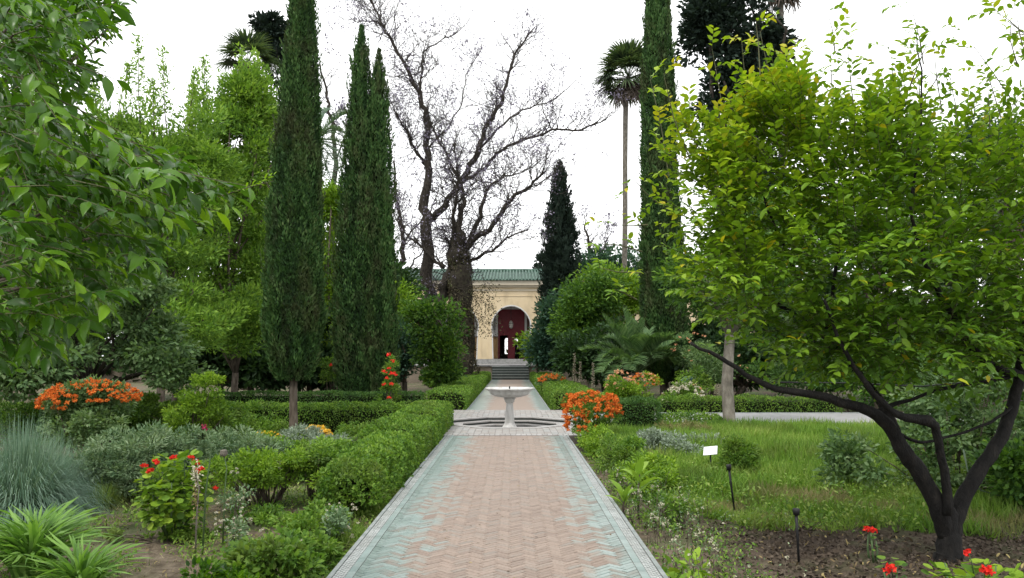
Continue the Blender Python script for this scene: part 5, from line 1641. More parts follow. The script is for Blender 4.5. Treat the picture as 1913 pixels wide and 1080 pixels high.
# ================================================================== grasses
def blades(n, x, y, h, hj=.5, lean=.35, z=None, dirv=None):
    Pp = np.stack([x, y, np.full(n, BED - .01) if z is None else z], 1)
    D = unit(np.stack([rng.normal(size=n) * lean, rng.normal(size=n) * lean, np.ones(n)], 1) + (dirv if dirv is not None else 0))
    N = rdir(n)
    return Pp, D, N, h * (1 - hj / 2 + hj * rng.random(n))
def fbm(x, y, f, ph=0.0):
    return (np.sin(x * f + 1.3 * ph) * np.cos(y * f * 1.1 + ph) + .6 * np.sin(x * f * 2.3 + y * f * 1.7 + ph) + .4 * np.cos(x * f * 4.1 - y * f * 3.7 + 2 * ph)) / 2.0
def lawn():
    n = 190000
    x = 1.75 + rng.random(n) ** 1.15 * 8.2
    y = 7.9 + rng.random(n) ** .9 * 10.6
    e = fbm(x, y, .9, 2.0)
    lim = 8.3 + .5 * fbm(x, y, 1.7) + np.where(x < 2.6, (2.6 - x) * 2.2, 0)
    keep = (y > lim) & (rng.random(n) < .75 + .5 * e) & (np.abs(x) < y * .68)
    x, y = x[keep], y[keep]
    h = .10 + .06 * np.clip(fbm(x, y, 1.4, 5), -1, 1) + .10 * np.clip((y - 10) / 4, 0, 1)
    m = len(x)
    Pp, D, N, S = blades(m, x, y, 1.0, .7, .42)
    S = S * h * 1.65
    # blades get fatter in proportion, so split by length
    rnd = np.clip(.5 + .35 * fbm(x, y, 1.1, 9) + .5 * (rng.random(m) - .5) - .0, 0, .999)
    dry = (fbm(x, y, 1.6, 4) > .15) & (y < 10.6) | (rng.random(m) < .05)
    leaf = leaf_obj('lawn_grass', Pp[~dry], D[~dry], N[~dry], S[~dry], 'grass', .075, rnd[~dry], K['grass'])
    tag(leaf, 'long green grass of the lawn right of the path', 'grass', None, 'stuff')
    leaf = leaf_obj('dry_grass', Pp[dry], D[dry], N[dry], S[dry] * .8, 'grass', .08, rnd[dry], K['drygrass'])
    tag(leaf, 'yellowed dry grass at the near edge of the lawn', 'grass', None, 'stuff')
    # broad-leaved weeds among the grass
    n = 15000
    x = 1.8 + rng.random(n) * 4.8; y = 8.2 + rng.random(n) * 6
    k = (fbm(x, y, 1.9, 1) > .0)
    x, y = x[k], y[k]; m = len(x)
    Pp = np.stack([x, y, BED + .02 + .2 * rng.random(m)], 1)
    o = leaf_obj('lawn_weeds', Pp, unit(rdir(m) + (0, 0, .4)), unit(rdir(m) * .6 + (0, 0, 1)), .05 * (.6 + .8 * rng.random(m)), 'leaf', .5, rng.random(m), K['grass'])
    tag(o, 'broad-leaved weeds growing through the lawn', 'weeds', None, 'stuff')
lawn()

def scatter(name, label, n, x0, x1, y0, y1, hz, size, tpl, asp, mat, thr=-.1, f=1.8, ph=0.0, up=1.0, cat='ground cover', mask=None, z0=None):
    x = x0 + rng.random(n) * (x1 - x0); y = y0 + rng.random(n) * (y1 - y0)
    k = fbm(x, y, f, ph) > thr
    if mask is not None: k &= mask(x, y)
    x, y = x[k], y[k]; m = len(x)
    Pp = np.stack([x, y, (BED + .015 if z0 is None else z0) + hz * rng.random(m)], 1)
    D = unit(rdir(m) * ((1, 1, .12) if z0 is not None else (1, 1, 1)) + np.array((0, 0, .5 * (hz > .03))))
    o = leaf_obj(name, Pp, D, unit(rdir(m) * .5 + (0, 0, up)), size * (.6 + .8 * rng.random(m)), tpl, asp, rng.random(m), K[mat])
    tag(o, label, cat, None, 'stuff')
scatter('fallen_leaves', 'dry fallen leaves scattered on the dug soil under the lemon tree', 900, 1.7, 5.5, 5.4, 9.2, .03, .045, 'leaf', .42, 'litter', thr=-.4, up=1.6, cat='fallen leaves')
scatter('bed_litter', 'twigs and dead leaves on the bare soil of the left bed', 2600, -6.0, -1.5, 5.6, 12, .02, .035, 'leaf', .4, 'litter', thr=-.3, up=1.6, cat='fallen leaves', ph=3)
scatter('bed_weeds', 'small green weeds dotting the left bed', 42000, -6.5, -1.45, 5.6, 17, .08, .04, 'leaf', .5, 'grass', thr=.0, f=2.3, ph=6)
scatter('bed_moss', 'short thin grass on the left bed soil', 26000, -6.5, -1.5, 5.6, 17, .02, .07, 'grass', .07, 'drygrass', thr=.05, f=1.7, ph=2, up=.2, cat='grass')
scatter('edge_weeds', 'low weeds crowding the right edge of the path', 7000, 1.22, 2.2, 5.4, 14, .14, .035, 'leaf', .5, 'box', thr=-.25, f=2.9, ph=1, cat='weeds')
scatter('path_litter', 'few dry leaves and specks lying on the tiled path', 140, -1.2, 1.0, 5.0, 15.5, .0, .03, 'leaf', .45, 'litter', thr=-1, up=2.5, cat='fallen leaves', z0=.004)
scatter('clods', 'crumbs of dark dug soil', 9000, 1.7, 5.6, 5.2, 8.8, .0, .028, 'round', .9, 'clod', thr=-.6, f=3, cat='soil clods') if 'clod' in K else None
scatter('edge_grass', 'grass tufts along the left path kerb', 9000, XC - 1.75, XC - 1.29, 6.5, 12, .02, .14, 'grass', .06, 'grass', thr=.0, f=3.1, ph=8, up=.1, cat='grass')

# little pale wild flowers at the right edge of the path: stalks with heads
def wild_flowers():
    root = thing('wild_flowers', 'straggly plants with small cream flower heads at the right path edge', 'flowering plant', (1.75, 7.6, BED))
    st = MB(); pts = []
    for k in range(130):
        x = 1.28 + abs(random.gauss(0, .42)); y = random.uniform(6.0, 10.8)
        h = random.uniform(.10, .42)
        b = np.array((x, y, BED - .02)); t_ = b + (random.gauss(0, .05), random.gauss(0, .05), h)
        st.tube([b, (b + t_) / 2 + (random.gauss(0, .012), 0, 0), t_], [.004, .003, .002], 3)
        pts.append(t_)
        if random.random() < .5: pts.append(t_ + np.array((random.gauss(0, .03), random.gauss(0, .03), -.02)))
    st.build('stem', K['bark_brown'], root)['kind'] = 'stuff'
    put_flowers(root, fh_daisy, pts[:120], tilt=.9)
    Pp = np.repeat(np.array(pts), 5, axis=0) + rng.normal(size=(len(pts) * 5, 3)) * (.03, .03, .06)
    n = len(Pp)
    leaf_obj('foliage', Pp, rdir(n), rdir(n), .025, 'dia', .5, rng.random(n), K['sage'], root)['kind'] = 'stuff'
wild_flowers()

def tussock(label, c, n, L, mat, spread=1.0, arch=.9, name='grass_tussock', asp=.012, group='fine-leaved grass tussocks', r=.12):
    root = thing(name, label, 'ornamental grass', c, group)
    a = rng.random(n) * 2 * math.pi
    e = np.radians(28 + 58 * rng.random(n) ** .8)
    d = np.stack([np.cos(a) * np.cos(e), np.sin(a) * np.cos(e), np.sin(e)], 1)
    LL = L * (.6 + .5 * rng.random(n))
    Pb = np.array(c) + np.stack([np.cos(a), np.sin(a), 0 * a], 1) * (r * rng.random(n))[:, None]
    segs = 6
    V = np.zeros((n, (segs + 1) * 2, 3))
    side = unit(np.cross(d, (0, 0, 1.0)))
    w = .0052 * (.7 + .6 * rng.random(n))
    for s in range(segs + 1):
        t = s / segs
        p = Pb + d * (LL * t)[:, None] + np.array((0, 0, -1.0)) * (LL * arch * t ** 2.2 * (np.cos(e) * .75 + .22 * rng.random(n)))[:, None]
        ww = (w * (1 - t * .9))[:, None]
        V[:, 2 * s] = p - side * ww; V[:, 2 * s + 1] = p + side * ww
    k = (segs + 1) * 2
    F = np.array([[2 * s, 2 * s + 1, 2 * s + 3, 2 * s + 2] for s in range(segs)])
    loops = (np.arange(n) * k)[:, None, None] + F[None]
    me = raw_mesh('blades', V.reshape(-1, 3) - np.array(c), loops.ravel(), np.full(n * segs, 4), K[mat], None, np.repeat(rng.random(n), k))
    o = link('blades', me, root); o['kind'] = 'stuff'
    return root
tussock('blue-grey grass tussock with arching thin blades at the left edge', (P(40, 900, 8.9)[0], 8.9, BED), 6500, 1.3, 'bluegrass', arch=1.05)
tussock('smaller blue-grey tussock leaning out behind the strap-leaved clump', (P(100, 900, 9.6)[0], 9.6, BED), 3600, 1.0, 'bluegrass', arch=1.05)
tussock('bright green fine grass clump at the foot of the sage', (P(190, 930, 9.6)[0], 9.6, BED), 900, .42, 'grass')

# strap-leaved clumps (agapanthus)
def strap_clump(label, c, n, L, group='strap-leaved clumps', lift=1.0):
    root = thing('strap_leaf_clump', label, 'plant', c, group)
    a = rng.random(n) * 2 * math.pi
    e = np.radians(38 + 44 * rng.random(n))
    D = np.stack([np.cos(a) * np.cos(e), np.sin(a) * np.cos(e), np.sin(e)], 1)
    N = np.stack([-np.cos(a) * np.sin(e), -np.sin(a) * np.sin(e), np.cos(e)], 1)
    Pp = np.array(c) + np.stack([np.cos(a), np.sin(a), 0 * a], 1) * (.13 * rng.random(n))[:, None]
    leaf_parts('leaf', Pp, D, N, L * (.6 + .55 * rng.random(n)), 'strap', .062, rng.random(n), K['strap'], root)
strap_clump('big strap-leaved clump in the lower left corner', (P(60, 1010, 6.6)[0], 6.6, BED), 290, .56)
strap_clump('strap-leaved clump cut off by the left picture edge', (P(-40, 1010, 6.3)[0] + .1, 6.9, BED), 230, .56)
strap_clump('lower right strap-leaved clump of the corner group', (P(150, 1060, 6.1)[0], 6.1, BED), 190, .46)

# ================================================================== geraniums and small foreground plants
def geranium(label, c, h, r, nleaf, flowers, leafsize=.06, stems=9, mat='lime', group='red geraniums'):
    root = thing('geranium', label, 'flowering plant', c, group)
    c = np.array(c, float)
    st = MB()
    tops = []
    for k in range(stems):
        a = 2 * math.pi * k / stems + random.random()
        t_ = c + np.array((math.cos(a) * r * random.uniform(.3, .9), math.sin(a) * r * random.uniform(.3, .9), h * random.uniform(.55, .95)))
        b = c + np.array((math.cos(a) * .03, math.sin(a) * .03, -.02))
        m_ = (b + t_) / 2 + np.array((math.cos(a), math.sin(a), 0)) * r * .15
        s1 = MB(); s1.tube([b, m_, t_], [.011, .009, .006], 5); s1.build('stem', K['stem_green'], root)
        tops += [t_, m_ * .5 + t_ * .5, m_]
    n = nleaf
    d = rdir(n); d[:, 2] = d[:, 2] * .9 + .1
    Pp = c + np.array((0, 0, h * .55)) + d * np.array((r, r, h * .48)) * (rng.random(n) ** .35)[:, None]
    ok = Pp[:, 2] > c[2] + .05
    Pp, d = Pp[ok], d[ok]; n = len(Pp)
    D = unit(d * np.array((1, 1, .2)) + rdir(n) * .5)
    N = unit(np.array((0, 0, 1.2)) + d * .5 + rdir(n) * .35)
    leaf_parts('leaf', Pp, D, N, leafsize * (.6 + .7 * rng.random(n)), 'round', 1.0, rng.random(n), K[mat], root)
    if nleaf > 200:
        m_ = 700
        d2 = rdir(m_); P2 = c + np.array((0, 0, h * .52)) + d2 * np.array((r * .95, r * .95, h * .46)) * (rng.random(m_) ** .5)[:, None]
        P2[:, 2] = np.maximum(P2[:, 2], c[2] + .05)
        leaf_obj('foliage', P2, unit(d2 + rdir(m_)), unit(d2 * .5 + np.array((0, 0, 1))), leafsize * (.5 + .6 * rng.random(m_)), 'round', 1.0, rng.random(m_), K[mat], root)['kind'] = 'stuff'
    for p in flowers:
        p = np.array(p)
        q = c + (p - c) * np.array((.5, .5, .55))
        s1 = MB(); s1.tube([q, (q + p) / 2 + (0, 0, .02), p], [.005, .004, .003], 4); s1.build('flower_stalk', K['stem_green'], root)
    put_flowers(root, fh_red, flowers)
    return root
gy = 8.0
geranium('tall leafy geranium with red flower heads in the left bed', (P(322, 1000, gy)[0], gy, BED), .86, .36, 290,
         [P(291, 864, gy - .2), P(281, 880, gy - .25), P(325, 856, gy), P(357, 856, gy - .1), P(373, 878, gy - .1), P(270, 872, gy), P(402, 913, gy), P(366, 866, gy + .1)], leafsize=.075, stems=14)
geranium('geranium with two red heads at the bottom right corner', (P(1830, 1100, 5.9)[0], 5.9, BED), .30, .34, 120,
         [P(1810, 1033, 5.8), P(1850, 1072, 5.6), P(1842, 1066, 5.62)], leafsize=.085, mat='lime')
geranium('sparse geranium with one low red bloom left of the lemon trunk', (P(1672, 1075, 6.3)[0], 6.3, BED), .24, .14, 16, [P(1664, 1062, 6.2), P(1656, 1068, 6.2)], leafsize=.06, stems=4, mat='box')
geranium('lone red bloom on a thin stalk over the dug soil', (P(1630, 1020, 7.2)[0], 7.2, BED), .28, .08, 9, [P(1622, 990, 7.2), P(1632, 993, 7.2)], leafsize=.04, stems=3, mat='box')

def rose_shrub(label, blobs, n, size, mat, fl, fpts, group, parts=200, stems=18, tpl='leaf'):
    r_, C, _, _ = bush('leafy_bush', label, 'shrub', blobs, n, size, mat, clump_r=.10, tpl=tpl, asp=.6, stems=stems, stem_r=.007, parts=parts, group=group)
    if fpts: put_flowers(r_, fl, fpts)
    return r_
rose_shrub('light green rose shrub at the bottom left of the path', [pxblob(530, 1050, 6.4, 90, 36), pxblob(470, 1060, 6.2, 50, 24, .5), pxblob(590, 1040, 6.9, 50, 34, .6)], 4200, .055, 'box', fh_white,
           [P(490, 990, 6.6), P(455, 1040, 6.3), P(560, 1012, 6.6)], 'low leafy bushes near the path', parts=290)
rose_shrub('low sprawling green plant at the bottom edge left', [pxblob(440, 1090, 5.8, 60, 20), pxblob(370, 1085, 5.8, 30, 12, .3)], 900, .05, 'privet', fh_white, [], 'low leafy bushes near the path', parts=120)
rose_shrub('small bright seedling beside the kerb at the bottom right', [pxblob(1285, 1066, 6.3, 22, 10)], 40, .10, 'lime', fh_white, [], 'low leafy bushes near the path', parts=40, stems=4)
rose_shrub('pale flowering straggler right of the open stemmed shrub', [pxblob(640, 1000, 7.6, 34, 46), pxblob(612, 960, 8.2, 28, 30)], 900, .035, 'sage', fh_daisy,
           [P(random.uniform(600, 670), random.uniform(940, 1030), 7.7) for _ in range(40)], 'low leafy bushes near the path', parts=60)
rose_shrub('thin plant with cream flower tips over the left bed', [pxblob(425, 990, 7.6, 34, 30), pxblob(440, 930, 8.4, 24, 24)], 500, .035, 'sage', fh_daisy,
           [P(random.uniform(400, 470), random.uniform(925, 1010), 7.6) for _ in range(36)], 'low leafy bushes near the path', parts=60)
for (i, (px, py, Y, lab)) in enumerate([(440, 882, 9.2, 'white flower spray left above the open stemmed shrub'), (520, 868, 9.6, 'white flower spray in the middle of the light green shrubs'), (573, 850, 10.4, 'white flower spray nearest the cypress trunk'), (540, 862, 9.9, 'short white spray beside the middle one')]):
    b = P(px, py, Y)
    r_ = thing('flower_spray', lab, 'flower', (b[0], b[1], BED), 'white flower sprays')
    m_ = MB(); m_.tube([(b[0] - .02, b[1], BED - .02), (b[0], b[1], (b[2] + BED) / 2), tuple(b)], [.005, .004, .003], 4); m_.build('stem', K['stem_green'], r_)
    put_flowers(r_, fh_white, [b + np.array((random.gauss(0, .035), random.gauss(0, .03), random.gauss(0, .035))) for _ in range(7)], smin=.4, smax=.8)

# broad-leaved sapling at the right path edge
def sapling(label, px, Y, h, leaves, ls, group='broad-leaved saplings'):
    x = P(px, 900, Y)[0]
    root = thing('sapling', label, 'plant', (x, Y, BED), group)
    m_ = MB(); top = np.array((x + .01, Y, BED + h))
    m_.tube([(x, Y, BED - .03), (x - .01, Y, BED + h * .5), tuple(top)], [.017, .013, .008], 6); m_.build('stem', K['bark_brown'], root)
    n = leaves
    a = np.arange(n) * 2.4 + .6
    e = np.radians(25 + 45 * rng.random(n))
    D = np.stack([np.cos(a) * np.cos(e), np.sin(a) * np.cos(e), np.sin(e)], 1)
    N = np.stack([-np.cos(a) * np.sin(e), -np.sin(a) * np.sin(e), np.cos(e)], 1)
    Pp = np.array([(x, Y, BED + h * (.55 + .45 * k / n)) for k in range(n)])
    leaf_parts('leaf', Pp, D, N, ls * (.8 + .4 * rng.random(n)), 'big', .36, .5 + .5 * rng.random(n), K['spring'], root)
sapling('tall sapling with large upright leaves on the right path edge', 1193, 9.0, .52, 9, .32)
sapling('shorter broad-leaved sapling just left of the tall one', 1165, 8.9, .28, 7, .24)

# tall stalks in the left bed
def stalk(label, px, Y, ytop, kind):
    t_ = P(px, ytop, Y)
    root = thing('flower_stalk', label, 'flower', (t_[0], Y, BED), 'tall single stalks in the left bed')
    m_ = MB(); b = np.array((t_[0] + .02, Y, BED - .02))
    bend = np.array((.03, 0, 0)) if kind != 'poppy' else np.array((.07, 0, 0))
    m_.tube([b, b * .5 + t_ * .5 + bend * .3, t_ * .85 + b * .15 + bend, t_], [.009, .008, .006, .005], 5); m_.build('stem', K['stem_green'] if kind != 'seed' else K['bark_grey'], root)
    if kind == 'poppy':
        fm = flowerhead_mesh('magenta_flower', K['magenta'], r=.05, n=12)
        put_flowers(root, fm, [t_], smin=.9, smax=1.0)
    elif kind == 'pod':
        m_ = MB(); m_.lathe([(.006, -.03), (.03, -.018), (.04, .005), (.032, .028), (.034, .034), (.02, .04)], tuple(t_), 12); m_.build('seed_pod', K['bark_grey'], root, True)
    else:
        n = 90
        Pp = t_ + rng.normal(size=(n, 3)) * (.025, .025, .06)
        leaf_obj('seed_plume', Pp, rdir(n), rdir(n), .03, 'dia', .5, rng.random(n), K['white'], root)
        Pp = t_ + np.array((0, 0, -.22)) + rng.normal(size=(n, 3)) * (.015, .015, .12)
        leaf_obj('dry_leaves', Pp, rdir(n), rdir(n), .035, 'dia', .4, rng.random(n), K['litter'], root)
stalk('tall green stalk with a magenta flower above the geranium', 382, 7.4, 800, 'poppy')
stalk('stalk ending in a round grey seed pod', 418, 7.8, 848, 'pod')
stalk('dry brown stalk with a whitish plume beside the geranium', 366, 7.3, 888, 'seed')

# acanthus flower spikes
def spike(label, px, pyt, pyb, Y, w):
    a, b = P(px, pyb, Y), P(px, pyt, Y)
    root = thing('flower_spike', label, 'flower', (a[0], a[1], BED), 'tall white flower spikes')
    m_ = MB(); m_.tube([(a[0], a[1], BED - .02), tuple(a), tuple(b)], [.02, .018, .01], 5); m_.build('stem', K['bark_brown'], root)
    n = 150
    t = rng.random(n); th = rng.random(n) * 6.28
    R = M(w, Y) / 2 * (1 - .3 * t)
    o = np.stack([np.cos(th), np.sin(th), 0 * th], 1)
    Pp = a + (b - a) * t[:, None] + o * (R * .4)[:, None]
    leaf_obj('florets', Pp, unit(o + (0, 0, .2)), unit(o * -.3 + (0, 0, 1)), R * .9, 'dia', .8, rng.random(n), K['peach' if False else 'white'], root)['kind'] = 'stuff'
spike('left flower spike of the three before the dark laurel', 1073, 660, 712, 31, 8)
spike('short middle flower spike before the dark laurel', 1084, 676, 714, 30, 7)
spike('right speckled flower spike nearer the orange bush', 1108, 678, 728, 27, 8)
spike('single speckled spike left of the pale trunk', 1339, 718, 746, 24.6, 12)

# ================================================================== sign and stakes
sx = P(1328, 880, 12.1)
sg = thing('plant_sign', 'small white tilted plant label on a thin post in the lawn', 'sign', (sx[0], sx[1], BED))
zt = P(1328, 842, 12.1)[2]
m_ = MB(); m_.tube([(sx[0], 12.1, BED - .05), (sx[0], 12.1, zt - .02)], .012, 8); m_.build('post', K['iron'], sg)
pb_ = MB(); pb_.box(-.105, .105, -.09, .09, -.004, .004)
pl_ = pb_.build('plaque', K['signwhite'], None); pl_.parent = sg; pl_.location = (0, 0, zt - BED); pl_.rotation_euler = (math.radians(38), math.radians(-8), math.radians(-24))
m_ = MB(); m_.box(-.03, .03, -.03, .03, -.014, -.005); br_ = m_.build('bracket', K['iron'], None); br_.parent = sg; br_.location = (0, 0, zt - BED); br_.rotation_euler = pl_.rotation_euler

def stake(label, px0, py0, px1, py1, Y):
    a, b = P(px0, py0, Y), P(px1, py1, Y)
    root = thing('garden_stake', label, 'stake', (a[0], Y, a[2]), 'black garden stakes')
    d = b - a
    m_ = MB(); m_.tube([a - d * .08, a + d * .5, b - d * .12], [.011, .013, .015], 8); m_.build('rod', K['black'], root)
    m_ = MB(); m_.tube([b - d * .13, b - d * .02, b], [.028, .032, .026], 10); m_.build('cap', K['black'], root)
stake('black stake with a cap leaning in the lawn behind the other one', 1371, 946, 1361, 868, 9.3)
stake('black capped stake upright in the dug soil', 1492, 1043, 1487, 950, 7.1)

# ================================================================== people
def person(label, joints, edges_, rads, mats, loc, cuts):
    pass
def body(name, pts, edges_, rad, mat, parent):
    me = bpy.data.meshes.new(name)
    me.from_pydata([tuple(p) for p in pts], edges_, [])
    me.materials.append(mat)
    o = link(name, me, parent)
    sk = o.modifiers.new('skin', 'SKIN')
    for i, r in enumerate(rad):
        me.skin_vertices[0].data[i].radius = (r, r)
    me.skin_vertices[0].data[0].use_root = True
    ss = o.modifiers.new('sub', 'SUBSURF'); ss.levels = 2; ss.render_levels = 2
    return o
def gardener():
    c = P(1292, 740, 27.2); x, y = c[0], 27.2
    root = thing('person', 'person in a blue top bending down behind the white roses', 'person', (x, y, BED))
    # bending forward to the left: hips high at right, head low at left
    p = [(.16, 0, .82), (.05, 0, .95), (-.12, 0, 1.02), (-.28, 0, .98), (-.38, 0, .90), (-.46, 0, .84)]
    e = [(0, 1), (1, 2), (2, 3), (3, 4), (4, 5)]
    r = [.15, .14, .16, .15, .06, .05]
    def arm(s):
        n = len(p)
        p.extend([(-.29, s * .17, .93), (-.32, s * .2, .66), (-.42, s * .14, .44), (-.46, s * .12, .36)])
        e.extend([(3, n), (n, n + 1), (n + 1, n + 2), (n + 2, n + 3)]); r.extend([.065, .048, .036, .03])
        for q in range(5):
            m_ = len(p)
            p.extend([(-.47 - .012 * q, s * (.12 + .022 * (q - 2)), .33), (-.48 - .012 * q, s * (.12 + .025 * (q - 2)), .285 - .01 * (q % 3))])
            e.extend([(n + 3, m_), (m_, m_ + 1)]); r.extend([.010, .008])
    arm(1); arm(-1)
    def leg(s):
        n = len(p)
        p.extend([(.15, s * .1, .76), (.02, s * .12, .44), (.14, s * .11, .08), (.02, s * .12, .04), (-.08, s * .13, .03)])
        e.extend([(0, n), (n, n + 1), (n + 1, n + 2), (n + 2, n + 3), (n + 3, n + 4)]); r.extend([.1, .07, .045, .045, .03])
    leg(1); leg(-1)
    body('body', p, e, r, K['skin'], root)
    # blue top over shoulders and upper back, dark trousers
    body('shirt', [(.07, 0, .93), (-.1, 0, 1.02), (-.25, 0, .995), (-.33, 0, .94), (-.29, .18, .93), (-.32, .205, .74), (-.29, -.18, .93), (-.32, -.205, .74)],
         [(0, 1), (1, 2), (2, 3), (2, 4), (4, 5), (2, 6), (6, 7)], [.165, .178, .17, .10, .082, .07, .082, .07], K['blueshirt'], root)
    body('trousers', [(.13, 0, .86), (.17, 0, .79), (.15, .1, .74), (.02, .12, .44), (.13, .11, .14), (.15, -.1, .74), (.02, -.12, .44), (.13, -.11, .14)],
         [(0, 1), (1, 2), (2, 3), (3, 4), (1, 5), (5, 6), (6, 7)], [.17, .17, .118, .09, .068, .118, .09, .068], K['darkcloth'], root)
    body('head', [(-.50, 0, .80), (-.55, 0, .73), (-.60, 0, .70)], [(0, 1), (1, 2)], [.085, .095, .055], K['skin'], root)
    body('hair', [(-.49, 0, .83), (-.545, 0, .77)], [(0, 1)], [.098, .103], K['hair'], root)
gardener()
def visitor():
    x, y = ACX + .40, 66.2
    root = thing('person', 'dark-clothed person standing in the red palace doorway', 'person', (x, y, FZ))
    p = [(0, 0, .95), (0, 0, 1.15), (0, 0, 1.38), (0, 0, 1.50), (0, 0, 1.62)]
    e = [(0, 1), (1, 2), (2, 3), (3, 4)]; r = [.14, .13, .16, .06, .105]
    for s in (-1, 1):
        n = len(p)
        p += [(s * .18, 0, 1.40), (s * .23, .02, 1.12), (s * .22, -.06, .88), (s * .22, -.07, .80)]
        e += [(2, n), (n, n + 1), (n + 1, n + 2), (n + 2, n + 3)]; r += [.06, .048, .036, .032]
        n = len(p)
        p += [(s * .09, 0, .88), (s * .11, -.01, .48), (s * .11, .02, .07), (s * .12, -.12, .03)]
        e += [(0, n), (n, n + 1), (n + 1, n + 2), (n + 2, n + 3)]; r += [.09, .065, .045, .035]
    body('body', p, e, r, K['skin'], root)
    body('coat', [(0, 0, .75), (0, 0, .95), (0, 0, 1.15), (0, 0, 1.40), (.19, 0, 1.39), (.235, .02, 1.12), (.225, -.05, .92), (-.19, 0, 1.39), (-.235, .02, 1.12), (-.225, -.05, .92)],
         [(0, 1), (1, 2), (2, 3), (3, 4), (4, 5), (5, 6), (3, 7), (7, 8), (8, 9)], [.18, .17, .16, .175, .08, .062, .052, .08, .062, .052], K['darkcloth'], root)
    body('trousers', [(0, 0, .9), (.09, 0, .84), (.11, -.01, .48), (.11, .02, .12), (-.09, 0, .84), (-.11, -.01, .48), (-.11, .02, .12)],
         [(0, 1), (1, 2), (2, 3), (0, 4), (4, 5), (5, 6)], [.16, .105, .082, .065, .105, .082, .065], K['darkcloth'], root)
    body('hair', [(0, .02, 1.68), (0, .03, 1.62)], [(0, 1)], [.10, .105], K['hair'], root)
visitor()

